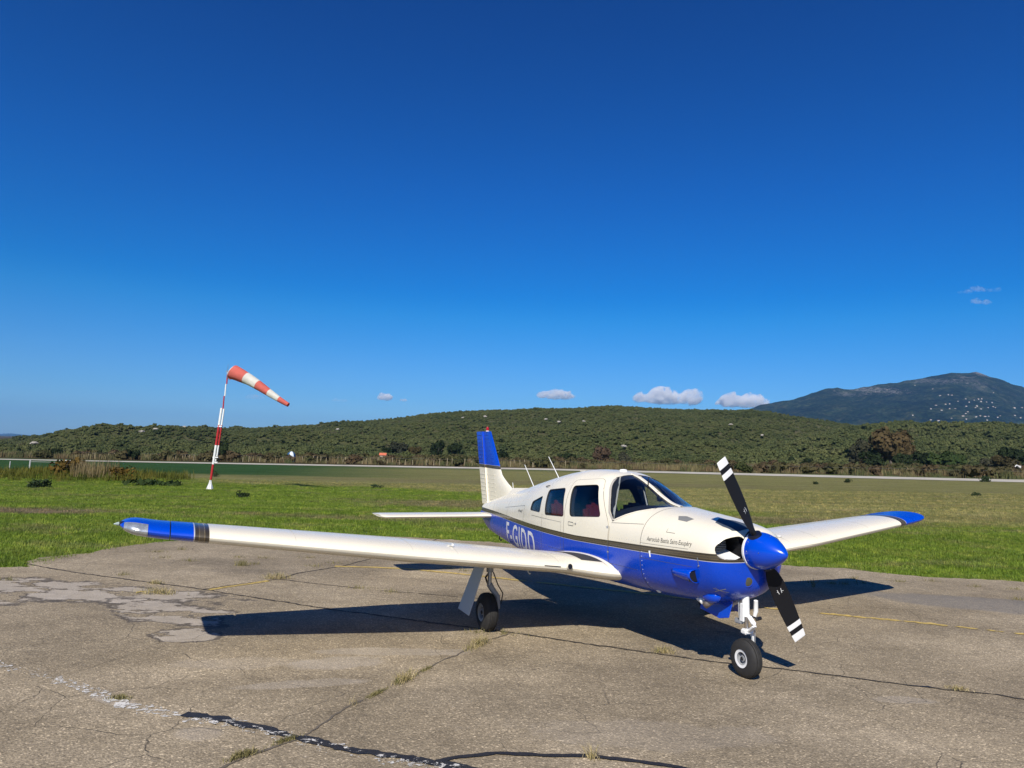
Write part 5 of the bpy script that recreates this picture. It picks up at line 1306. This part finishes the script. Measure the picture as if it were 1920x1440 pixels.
# pale rocks showing through the scrub
rock_m = mat('pale_granite', (.34, .31, .26), .9, wear=.25, wscale=1.2)
def bvh(o): return BVHTree.FromPolygons([tuple(v.co) for v in o.data.vertices], [tuple(p.vertices) for p in o.data.polygons])
bA, bB, bM = bvh(hA), bvh(hB), bvh(mt_o)
def land_on(tree, u, w):
    d = Vector((u, 1, w)).normalized(); h = tree.ray_cast(Vector((0, 0, CAM_Z)), d, 20000); return h[0]
def rock_mesh(seed):
    bm = bmesh.new(); bmesh.ops.create_icosphere(bm, subdivisions=2, radius=1)
    for v in bm.verts: v.co *= 1 + .5 * fbm(v.co.x * 1.3 + seed, v.co.y * 1.3, v.co.z * 1.3); v.co.z *= .6
    me = bpy.data.meshes.new('rock'); bm.to_mesh(me); bm.free(); me.materials.append(rock_m); finish(me, False); return me
rms = [rock_mesh(s * 3.1) for s in range(3)]
rocks = [(-.443, .0185, 1.8, 'pale boulder near the crest above the left plain'), (-.5, .0085, 1.6, 'pale boulder low on the left end of the ridge'), (-.482, .0125, 1.4, 'small pale rock between two boulders on the left ridge'),
         (-.645, -.0125, 1.6, 'pale rock at the far left foot of the ridge'), (-.235, .022, 1.4, 'single white rock on the slope right of the windsock tip'), (-.035, .047, 1.6, 'pale rock above the tail fin'), (-.065, .044, 1.8, 'broad pale rock just under the ridge line'),
         (.048, .046, 1.5, 'white rock in the highest scrub, first of the cluster'), (.066, .043, 1.7, 'white rock at the right of the high cluster'), (.1, .045, 1.2, 'tiny rock above the cabin roof'), (.155, .0115, 1.3, 'long white rock low on the slope behind the cabin'),
         (.2, .0675, 2.0, 'rock outcrop breaking the skyline above the windscreen'), (.3, .047, 1.2, 'small rock on the right half of the ridge'), (.343, .034, 1.2, 'small rock low on the right half of the ridge')]
for i, (u, w, s, lab) in enumerate(rocks):
    p = land_on(bA, u, w)
    if p is None: continue
    o = bpy.data.objects.new('rock', rms[i % 3]); col.objects.link(o); o.location = p + Vector((0, -1.0, .9)); o.scale = (s * .8, s * .6, s * .6); o.rotation_euler = (0, 0, i * 1.3); tag(o, lab, 'rock', 'pale rocks on the ridge')

# ------------------------------------------------------------------ trees and bushes at the foot of the hills
def treemat(name, a, b_, c_): return leaf_mat(name, [(.25, a), (.5, b_), (.8, c_)], scl=.25)
t_dark = treemat('dark_oak_leaves', (.010, .018, .007), (.020, .032, .011), (.035, .050, .016))
t_grey = treemat('grey_green_leaves', (.030, .034, .020), (.050, .052, .030), (.07, .068, .04))
t_brown = treemat('browning_leaves', (.040, .036, .014), (.075, .060, .024), (.11, .075, .035))
t_rust = treemat('rusty_bramble', (.055, .036, .022), (.09, .060, .036), (.12, .085, .05))
t_green = treemat('fresh_green_leaves', (.014, .028, .009), (.028, .050, .014), (.060, .085, .024))
bark = mat('grey_bark', (.12, .10, .08), .9, wear=.3, wscale=6)
def tree(name, x, y, w, h, mt, label, cat, group=None, seed=1, n=900, trunk=True, ls=None, z=None):
    z = gz_far(x) if z is None else z
    root = empty(name, (x, y, z - .1)); tag(root, label, cat, group)
    V, F = leafy(n, w / 2 * 1.05, w / 2 * .9, h * .88, ls or max(.12, w * .055), seed, 12, low=.25 if trunk else .12, core=h > 1.6); zo = h * .12 if trunk else 0
    o = mk('crown' if trunk else 'foliage', [Vector(v) + Vector((0, 0, zo)) for v in V], F, mt, root, smooth=False)
    bm = bmesh.new(); r = random.Random(seed)
    tr = w * .035; tube(bm, [(0, 0, -.3), (r.uniform(-.1, .1) * w, 0, h * .3), (r.uniform(-.12, .12) * w, r.uniform(-.1, .1) * w, h * .55)], [tr, tr * .7, tr * .4], 7)
    for k in range(4):
        a = r.uniform(0, 6.28); tube(bm, [(0, 0, h * .2), (.2 * w * math.cos(a), .2 * w * math.sin(a), h * .45), (.36 * w * math.cos(a), .36 * w * math.sin(a), h * .72)], [tr * .5, tr * .32, tr * .12], 5)
    mkbm('trunk' if trunk else 'stems', bm, bark, root)
    return root
FOOT = 'trees and bushes along the foot of the hills'
K = 1370.0
for i, (x, y, w, h, mt, lab, tk) in enumerate((
    (-75.0, 122.1, 24, 20, t_dark, 'round dark bush nearest the left edge behind the runway', 0), (-66.1, 119.3, 22, 16, t_dark, 'dark bush between the left edge and the windsock', 0),
    (-58.6, 114.5, 28, 22, t_dark, 'dark bush just left of the windsock mast', 0), (-44.7, 114.2, 30, 36, t_dark, 'tall dark bush right behind the windsock mast', 1),
    (-30.7, 204.7, 36, 28, t_grey, 'grey green tree first from the left in the row behind the orange roof', 1), (-26.7, 207, 28, 20, t_brown, 'browning tree in the row left of the tail fin', 1),
    (-19.2, 193.8, 36, 32, t_dark, 'dark round tree in the row left of the tail fin', 1), (-15.1, 202.2, 34, 28, t_dark, 'dark tree closest to the tail fin', 1), (-34.5, 206, 26, 20, t_dark, 'low dark tree left of the orange roof', 1),
    (-2.5, 170.8, 40, 22, t_dark, 'dark green thicket behind the whip antennas', 0), (23.8, 187.1, 42, 30, t_rust, 'rusty rounded bush above the cabin roof', 0), (13.2, 172.9, 40, 20, t_dark, 'low green thicket left of the rusty bush', 0),
    (28.5, 180, 30, 22, t_grey, 'grey bush right of the rusty one', 0),
    (78.5, 213.2, 26, 17, t_dark, 'first small dark bush right of the propeller', 0), (78.8, 204.2, 24, 16, t_dark, 'second small dark bush right of the propeller', 0), (79.0, 195.9, 24, 15, t_dark, 'third small dark bush right of the propeller', 0),
    (89.5, 183.5, 44, 32, t_brown, 'brownish bush left of the tall brown tree', 0), (91.8, 176, 84, 66, t_brown, 'tallest tree of the right side with a browning crown', 1), (88, 184, 46, 46, t_grey, 'grey green tree behind the left flank of the tall brown tree', 1),
    (84.5, 170.5, 50, 32, t_dark, 'dark green shrub at the left foot of the tall tree', 0), (90.2, 167.5, 54, 28, t_dark, 'dark green shrub at the right foot of the tall tree', 0), (97, 173, 46, 34, t_dark, 'dark shrub between the tall tree and the wide thicket', 0),
    (101.5, 170.5, 70, 38, t_green, 'wide bright edged thicket right of the tall tree', 0), (111.6, 171.5, 34, 26, t_grey, 'greyish bush beyond the wide thicket', 0), (109.9, 162.5, 56, 30, t_brown, 'olive brown bush near the right edge', 0), (118, 172, 50, 40, t_dark, 'dark tree at the right edge', 1))):
    sc_ = y / K; tree('tree' if tk else 'bush', x, y, w * sc_, h * sc_, mt, lab, 'tree' if tk else 'bush', FOOT, 100 + i, 1300 if w > 45 else 800, bool(tk))

# tawny reed and bracken belt beyond the runway
m = bpy.data.materials.new('dry_reeds'); m.use_nodes = True; nt = NT(m); b = nt.n['Principled BSDF']; P = nt.pos()
oi = nt.new('ShaderNodeObjectInfo').outputs['Random']
f = nt.math('ADD', nt.math('MULTIPLY', nt.noise(nt.scale(P, (1, .4, 1)), .07, 4, .7), .9), nt.math('MULTIPLY', nt.math('SUBTRACT', oi, .5), .35))
c = nt.ramp(f, [(.25, (.06, .075, .02)), (.40, (.11, .095, .034)), (.48, (.14, .095, .045)), (.56, (.18, .15, .065)), (.66, (.085, .085, .026)), (.8, (.22, .17, .09))])
nt.put(b.inputs['Base Color'], c); b.inputs['Roughness'].default_value = .9; reed_m = m
reeds = [tuft('reed_source', 34, .85, .8, .035, reed_m, 60 + s, .35) for s in range(3)]
V = []; F = []; D = []
def belt_y(x): return interp(RWN, x) + 9.8 - .012 * (x + 60)
for i in range(150):
    xa, xb = -170 + i * 2.2, -170 + (i + 1) * 2.2
    for j in range(14):
        q = []
        for (x, jj) in ((xa, j), (xb, j), (xb, j + 1), (xa, j + 1)):
            far_ = 152 if x > -5 else 120 + max(0, x + 60) * 1.4; y0_ = belt_y(x) + 5; y = y0_ + (max(far_, y0_ + 15) - y0_) * (jj / 14); q.append((x, y, gz(x, y)))
        k = len(V); V += q; F.append((k, k + 1, k + 2, k + 3)); D += [1.0 if j > 2 else .35] * 4
bel = mk('reed_belt', V, F, None, smooth=False); at = bel.data.attributes.new('den', 'FLOAT', 'POINT'); at.data.foreach_set('value', D)
gn_scatter('reed_belt', bel, reeds, .42, .55, 1.35, 8, 'tawny reeds and bracken between runway and hills', att='den')
brk = []
for s in range(2):
    V, F = leafy(120, 1.3, 1.3, .95, .22, 90 + s, 5); brk.append(src('bramble_source', V, F, leaf_mat('bramble_leaves%d' % s, [(.3, (.05, .065, .020)), (.45, (.08, .075, .03)), (.6, (.095, .065, .035)), (.75, (.06, .075, .025))], scl=.05)))
be2 = link(bpy.data.objects.new('bramble_belt', bel.data.copy())); gn_scatter('bramble_belt', be2, brk, .045, .6, 1.5, 12, 'brown brambles growing among the reeds')
# stake fence in front of the belt
FN = empty('stake_fence', (0, 0, 0)); tag(FN, 'row of pale wooden stakes in front of the tawny reeds beyond the runway', 'fence')
post_m = mat('pale_stake_wood', (.34, .28, .17), .9, wear=.2, wscale=3)
bm = bmesh.new(); tube(bm, [(0, 0, -.1), (0, 0, 1.35)], [.06, .05], 6); tmp = mkbm('fence_post', bm, post_m, FN); pm_ = tmp.data; rr = random.Random(2); first = True
pxs = [-68 + i * .8 for i in range(96) if rr.random() < .85] + [71.5, 76.5, 81.0]
for x in pxs:
    y = belt_y(x) + 9.5 + rr.uniform(-.5, .5)
    if first: o = tmp; first = False
    else: o = link(tmp.copy(), FN)
    o.location = (x + rr.uniform(-.3, .3), y, gz(x, y)); o.rotation_euler = (rr.uniform(-.05, .05), rr.uniform(-.07, .07), rr.uniform(0, 3)); o.scale = (.8, .8, rr.uniform(.45, .85))
bm = bmesh.new(); pw = [(x, belt_y(x) + 9.5, gz(x, 120) + .95) for x in range(-68, 90, 6)]; tube(bm, pw, .008, 4); mkbm('fence_wire', bm, steel, FN)

# blue and white dome tent, orange roofed shed, white horse
TN = empty('dome_tent', (-35.9, 121, gz(-35.9, 121))); tag(TN, 'small white and blue dome tent among the reeds behind the runway', 'tent')
tw = mat('white_tent_cloth', (.62, .68, .70), .6); tb = mat('blue_tent_cloth', (.03, .10, .22), .6)
for s_, (a0, a1, mt) in enumerate(((0, 60, tw), (60, 120, tb), (120, 180, tw), (180, 240, tb), (240, 300, tw), (300, 360, tb))):
    V = []; F = []
    for i in range(9):
        ph = R(90 * i / 8)
        for k in range(7):
            a = R(a0 + (a1 - a0) * k / 6 - 100); sg = 1 - .06 * math.sin(math.pi * k / 6); V.append((.72 * math.cos(ph) * math.cos(a) * sg, .72 * math.cos(ph) * math.sin(a) * sg, 1.55 * math.sin(ph) ** .9 * .62 + .75))
    for i in range(8):
        for k in range(6): F.append((7 * i + k, 7 * i + k + 1, 7 * i + 8 + k, 7 * i + 7 + k))
    mk('tent_panel', V, F, mt, TN)
bm = bmesh.new(); lathe(bm, [(-.1, .68), (.8, .70)], (0, 0, 0), (0, 0, 1), 16); mkbm('tent_base', bm, tw, TN)
SH = empty('shed', (-29.7, 172.8, gz(-29.7, 172.8))); tag(SH, 'shed with an orange tiled roof half hidden by trees', 'shed')
bm = bmesh.new(); box(bm, (0, 0, .55), (1.5, 1.3, 1.1)); mkbm('wall', bm, mat('shed_plaster', (.40, .33, .25), .9), SH, smooth=False)
V = [(-.85, -.8, 1.05), (.85, -.8, 1.05), (.85, .8, 1.05), (-.85, .8, 1.05), (-.85, 0, 1.6), (.85, 0, 1.6)]
mk('roof', V, [(0, 1, 5, 4), (2, 3, 4, 5), (0, 4, 3), (1, 2, 5), (3, 2, 1, 0)], mat('orange_roof_tiles', (.55, .14, .07), .85, wear=.2, wscale=2), SH, smooth=False)
HS = empty('horse', (85.6, 122.6, gz(85.6, 122.6)), R(200)); tag(HS, 'white horse grazing at the right edge behind the reeds', 'horse')
sk = bpy.data.meshes.new('body')
jv = [((0, 0, 1.12), .30), ((-.38, 0, 1.15), .31), ((-.72, 0, 1.12), .27), ((.40, 0, 1.14), .29), ((.66, 0, 1.28), .20), ((.95, 0, 1.40), .14), ((1.2, 0, 1.50), .10), ((1.38, 0, 1.40), .10), ((1.6, 0, 1.18), .065),
      ((.45, .14, .85), .12), ((.45, .14, .48), .06), ((.46, .14, .02), .055), ((.40, -.14, .85), .12), ((.36, -.14, .48), .06), ((.36, -.14, .02), .055),
      ((-.72, .14, .88), .15), ((-.80, .14, .50), .065), ((-.76, .14, .02), .055), ((-.66, -.14, .88), .15), ((-.78, -.14, .50), .065), ((-.72, -.14, .02), .055), ((-.98, 0, 1.12), .05), ((-1.06, 0, .70), .05)]
ed = [(0, 1), (1, 2), (0, 3), (3, 4), (4, 5), (5, 6), (6, 7), (7, 8), (3, 9), (9, 10), (10, 11), (3, 12), (12, 13), (13, 14), (2, 15), (15, 16), (16, 17), (2, 18), (18, 19), (19, 20), (2, 21), (21, 22)]
sk.from_pydata([v for v, _ in jv], ed, []); ho = bpy.data.objects.new('tmp', sk); col.objects.link(ho); md = ho.modifiers.new('s', 'SKIN'); sl = sk.skin_vertices[0].data
for i, (_, r_) in enumerate(jv): sl[i].radius = (r_, r_)
sl[0].use_root = True; ho.modifiers.new('u', 'SUBSURF').levels = 1
me = bpy.data.meshes.new_from_object(ho.evaluated_get(bpy.context.evaluated_depsgraph_get())); bpy.data.objects.remove(ho); me.materials.append(mat('white_horse_coat', (.62, .60, .56), .8, wear=.08)); finish(me, True, None)
bo = link(bpy.data.objects.new('body', me), HS)
bm = bmesh.new(); box(bm, (1.02, 0, 1.50), (.4, .04, .18), Matrix.Rotation(R(-25), 3, 'Y')); tube(bm, [(1.24, .05, 1.55), (1.25, .06, 1.66)], [.03, .005], 6); tube(bm, [(1.24, -.05, 1.55), (1.25, -.06, 1.66)], [.03, .005], 6); mkbm('mane_and_ears', bm, mat('grey_mane', (.35, .34, .32), .9), HS)

# ------------------------------------------------------------------ near field: mound, fence, shrubs
TF = empty('paddock_fence', (0, 0, 0)); tag(TF, 'short white tape fence on two posts beyond the grassy mound at the left', 'fence')
wpost = mat('weathered_white_post', (.42, .42, .40), .8)
for (x, y) in ((-38.4, 56.7), (-35.5, 54.6)):
    bm = bmesh.new(); tube(bm, [(x, y, gz(x, y) - .1), (x + .02, y, gz(x, y) + (.9 if x > -37 else .75))], .05 if x > -37 else .035, 8); mkbm('fence_post', bm, wpost, TF)
for (z0, z1) in ((.78, .80), (.22, .52)):
    bm = bmesh.new(); tube(bm, [(-35.5, 54.6, gz(-35.5, 54.6) + z0), (-33.6, 55, gz(-33.6, 55) + (z0 + z1) / 2 - .02), (-31.8, 55.2, gz(-31.8, 55.2) + z1)], .011, 6); mkbm('fence_tape', bm, wpost, TF)
rust2 = leaf_mat('autumn_shrub', [(.3, (.07, .05, .012)), (.5, (.14, .085, .016)), (.75, (.20, .13, .03))], scl=.8)
straw_m = leaf_mat('straw_reed', [(.3, (.10, .085, .04)), (.6, (.22, .17, .08)), (.8, (.28, .22, .12))], scl=.8)
wdark = leaf_mat('dark_weed', [(.3, (.022, .038, .016)), (.6, (.045, .070, .028)), (.8, (.08, .11, .045))], scl=2)
for i, (x, y, w, h, mt, lab) in enumerate(((-25.4, 42.2, 2.6, 1.15, rust2, 'orange brown shrub on the left of the grassy mound'), (-21.6, 41.3, 1.5, .85, rust2, 'orange brown shrub ending the mound on the right'), (-30.5, 52.5, 1.9, 1.1, t_brown, 'bare brownish bush beside the white tape fence'),
    (-22.5, 35.3, 1.35, .55, wdark, 'dark leafy weed in front of the mound at the left'), (-11.0, 30.6, .65, .35, wdark, 'dark weed tuft in the grass right of the windsock foot'), (-20.9, 52.5, .7, .5, wdark, 'dark weed tuft behind the windsock mast'),
    (27.5, 43.3, .6, .32, wdark, 'dark weed right of the blue wing tip'), (24.4, 58.4, .6, .35, wdark, 'weed in the dry field above the left wing'), (29.4, 63.8, .9, .45, wdark, 'weed by the runway right of the propeller'),
    (48.0, 74.1, 1.6, .7, wdark, 'weed clump at the runway edge near the right border'), (53, 71.0, 1.3, .6, wdark, 'rightmost weed clump at the runway edge'), (-7.2, 40.5, .8, .3, wdark, 'low weed left of the tail in the olive grass'), (-18.6, 39.2, 3.2, .35, t_green, 'low green growth trailing right from the mound'))):
    tree('shrub', x, y, w, h, mt, lab, 'shrub', 'shrubs and weeds dotted over the field', 200 + i, 420, False, ls=max(.035, w * .045), z=gz(x, y))
RC = tuft('x', 420, 1.05, 1.25, .012, straw_m, 77, .25); col.objects.link(RC); RC.name = 'reed_clump'; RC.location = (-23.4, 41.8, gz(-23.4, 41.8)); tag(RC, 'straw coloured reed clump in the middle of the grassy mound', 'reeds')
MG_ = [tuft('mound_grass_source', 30, .42, .45, .012, leaf_mat('mound_grass_blades', [(.3, (.06, .075, .014)), (.5, (.11, .12, .02)), (.7, (.17, .15, .03))], scl=.5), s, .4) for s in (31, 32)]
V = []; F = []
for i in range(28):
    for j in range(12):
        q = [(-33 + i * .5 + a * .5, 39.2 + j * .6 + b_ * .6) for a, b_ in ((0, 0), (1, 0), (1, 1), (0, 1))]
        if ((q[0][0] + 26) / 7.2) ** 2 + ((q[0][1] - 43) / 3.6) ** 2 > 1: continue
        k = len(V); V += [(x, y, gz(x, y)) for x, y in q]; F.append((k, k + 1, k + 2, k + 3))
gn_scatter('mound_grass', mk('mound_grass', V, F, None, smooth=False), MG_, 5.0, .5, 1.3, 4, 'taller yellowish grass on the mound at the left')

# ------------------------------------------------------------------ village on the mountain
HOUSES = [(.5887, .0998), (.6002, .1014), (.6049, .101), (.6133, .0927), (.6018, .0888), (.5961, .0882), (.5827, .0862), (.5759, .0812), (.5902, .0798), (.6017, .0821), (.6093, .0824), (.6239, .0965), (.6286, .0922), (.6354, .095), (.6411, .0971), (.6459, .0976), (.6449, .0938), (.6525, .0931), (.6601, .0928), (.6246, .0864), (.637, .0849), (.639, .0874), (.6446, .0836), (.6542, .0855), (.6609, .0871), (.6647, .0859), (.6264, .0788), (.6235, .0762), (.6196, .0728), (.6377, .0725), (.6434, .0737), (.6501, .0733), (.6548, .0735), (.6711, .0747), (.6672, .0726), (.6528, .0683), (.6905, .0868), (.701, .0872), (.6911, .0763), (.6987, .0732), (.6042, .069), (.5861, .0653), (.5756, .0661), (.5509, .0713), (.6242, .0686), (.6624, .1063), (.5793, .1087), (.5161, .1049), (.4998, .1016), (.5545, .1126)]
wallm = mat('white_render', (.52, .50, .45), .8, wear=.06, wscale=.3); roofm = mat('terracotta_tiles', (.36, .16, .10), .9, wear=.2, wscale=.4)
def house_meshes(w, d, h):
    bm = bmesh.new(); box(bm, (0, 0, h / 2 - 1.5), (w, d, h + 3)); me = bpy.data.meshes.new('wall'); bm.to_mesh(me); bm.free(); me.materials.append(wallm)
    mr = bpy.data.meshes.new('roof'); mr.from_pydata([(-w * .54, -d * .56, h - .1), (w * .54, -d * .56, h - .1), (w * .54, d * .56, h - .1), (-w * .54, d * .56, h - .1), (-w * .54, 0, h + d * .2), (w * .54, 0, h + d * .2)], [], [(0, 1, 5, 4), (2, 3, 4, 5), (0, 4, 3), (1, 2, 5), (3, 2, 1, 0)]); mr.materials.append(roofm); return me, mr
hm = [house_meshes(6, 5, 2.2), house_meshes(4.5, 4, 2.8), house_meshes(8, 5, 2.0)]
rr = random.Random(11)
HL = {47: 'lone white house high on the left shoulder of the mountain', 48: 'pale house just left of and below the lone high one', 49: 'white house high between the shoulder and the summit', 45: 'white house highest at the right under the summit', 46: 'white house apart above the left end of the village', 43: 'lone white house low on the mountain left of the village', 39: 'lowest white house at the right edge of the mountain'}
for i, (u, w) in enumerate(HOUSES):
    p = land_on(bM, u, w)
    if p is None: continue
    h_ = empty('house', tuple(p + Vector((0, 0, -.5))), rr.uniform(-.6, .6)); k = rr.choice((0, 1, 1, 2))
    tag(h_, 'white walled house with a tiled roof among the forest on the mountain', 'house', 'houses scattered over the mountain')
    if i in HL: h_['label'] = HL[i]; del h_['group']
    for me, nm in zip(hm[k], ('wall', 'roof')): link(bpy.data.objects.new(nm, me), h_)

# ------------------------------------------------------------------ clouds (outside the haze box) and the haze itself
m = bpy.data.materials.new('cloud_vapour'); m.use_nodes = True; nt = NT(m); nt.n.remove(nt.n['Principled BSDF'])
oc = nt.obj()
CD = .016
def cloud(u, w, pw, ph, label, dens=1.0, seed=0, dist=18500, lump=1.0, prof=None):
    cx, cz = u * dist, CAM_Z + w * dist; W, H = pw / K * dist, ph / K * dist
    r = random.Random(seed); bm = bmesh.new(); n = max(4, int(pw / 7 * lump) + 2)
    for i in range(n):
        q = (i + .5) / n * 2 - 1; e = math.sqrt(max(.05, 1 - q * q)); rad = H * .5 * (r.uniform(.6, 1.0)) * (.45 + .55 * e) * (interp(prof, (q + 1) / 2) if prof else 1)
        M_ = Matrix.Translation((q * W * .47, r.uniform(-.3, .3) * H, rad * .55 - H * .25)) @ Matrix.Diagonal((1.25, 1.1, .95, 1))
        bmesh.ops.create_icosphere(bm, subdivisions=3, radius=rad, matrix=M_)
    for v in bm.verts:
        s_ = 3.0 / H; d = fbm(v.co.x * s_ + seed, v.co.y * s_, v.co.z * s_, 5); v.co += v.co.normalized() * 0 + Vector((d, fbm(v.co.z * s_, seed, v.co.x * s_), d * .9)) * H * .26
        if v.co.z < -H * .30: v.co.z = -H * .30 + (v.co.z + H * .30) * .55
    m = bpy.data.materials.new('cloud_vapour'); m.use_nodes = True; nt = NT(m); nt.n.remove(nt.n['Principled BSDF']); pv = nt.new('ShaderNodeVolumePrincipled')
    nz = nt.noise(nt.obj(), 2.6 / H, 4, .65)
    nt.put(pv.inputs['Density'], nt.math('MULTIPLY', nt.maprange(nz, .38, .60, 0, 1, True), CD * dens * 260 / H)); pv.inputs['Color'].default_value = (1, 1, 1, 1); pv.inputs['Anisotropy'].default_value = .0
    nt.l.new(pv.outputs[0], nt.n['Material Output'].inputs['Volume'])
    rm_ = bm; me = bpy.data.meshes.new('cloud'); rm_.to_mesh(me); rm_.free(); me.materials.append(m); o = link(bpy.data.objects.new('cloud', me)); o.location = (cx, dist, cz)
    md = o.modifiers.new('r', 'REMESH'); md.mode = 'VOXEL'; md.voxel_size = H / 16
    dg = bpy.context.evaluated_depsgraph_get(); me2 = bpy.data.meshes.new_from_object(o.evaluated_get(dg)); o.modifiers.clear(); o.data = me2
    return tag(o, label, 'cloud', 'small clouds low in the sky')
cloud(-.1733, .0711, 24, 18, 'small bright puff of cloud between the windsock and the tail fin', 1.2, 1)
cloud(-.1475, .0676, 12, 7, 'tiny wisp beside the small bright puff', .35, 2)
cloud(.0598, .0823, 70, 22, 'oval white cloud above the cabin roof', 1.1, 3)
cloud(.2099, .0835, 126, 30, 'widest white cloud with two raised ends above the ridge', 1.2, 4, lump=1.6, prof=[(0, .9), (.12, .9), (.3, .6), (.45, 1.5), (.6, 1.0), (.75, .65), (.9, 1.6), (1, 1.3)])
cloud(.3169, .0820, 96, 28, 'white cloud touching the mountain shoulder', 1.4, 5, lump=1.6, prof=[(0, .6), (.25, 1.25), (.5, .8), (.78, 1.4), (1, .7)])
cloud(.6464, .2519, 30, 15, 'upper faint puff high above the mountain', .10, 6)
cloud(.6475, .2338, 44, 15, 'lower faint puff high above the mountain', .12, 7)
cloud(.627, .2467, 28, 9, 'thin wisp left of the upper faint puff', .05, 8)
cloud(.6658, .2511, 20, 12, 'thin wisp right of the upper faint puff', .05, 9)
cloud(-.3522, .0647, 34, 13, 'grey wisp under the windsock', .10, 10)
cloud(-.2352, .0644, 34, 9, 'faint grey wisp left of the small bright puff', .08, 11)
# air between the camera and the mountain
hb_ = bmesh.new(); bmesh.ops.create_cube(hb_, size=1); me = bpy.data.meshes.new('haze'); hb_.to_mesh(me); hb_.free()
hz = link(bpy.data.objects.new('haze', me)); hz.scale = (33000, 16850, 626); hz.location = (0, 8075, 626 / 2 - 6)

m = bpy.data.materials.new('haze_air'); m.use_nodes = True; nt = NT(m); nt.n.remove(nt.n['Principled BSDF']); pv = nt.new('ShaderNodeVolumePrincipled')
pv.inputs['Color'].default_value = (.25, .56, 1, 1); pv.inputs['Density'].default_value = 6.0e-5; pv.inputs['Anisotropy'].default_value = 0
nt.l.new(pv.outputs[0], nt.n['Material Output'].inputs['Volume']); me.materials.append(m)
tag(hz, 'thin blue haze over the plain', kind='stuff')
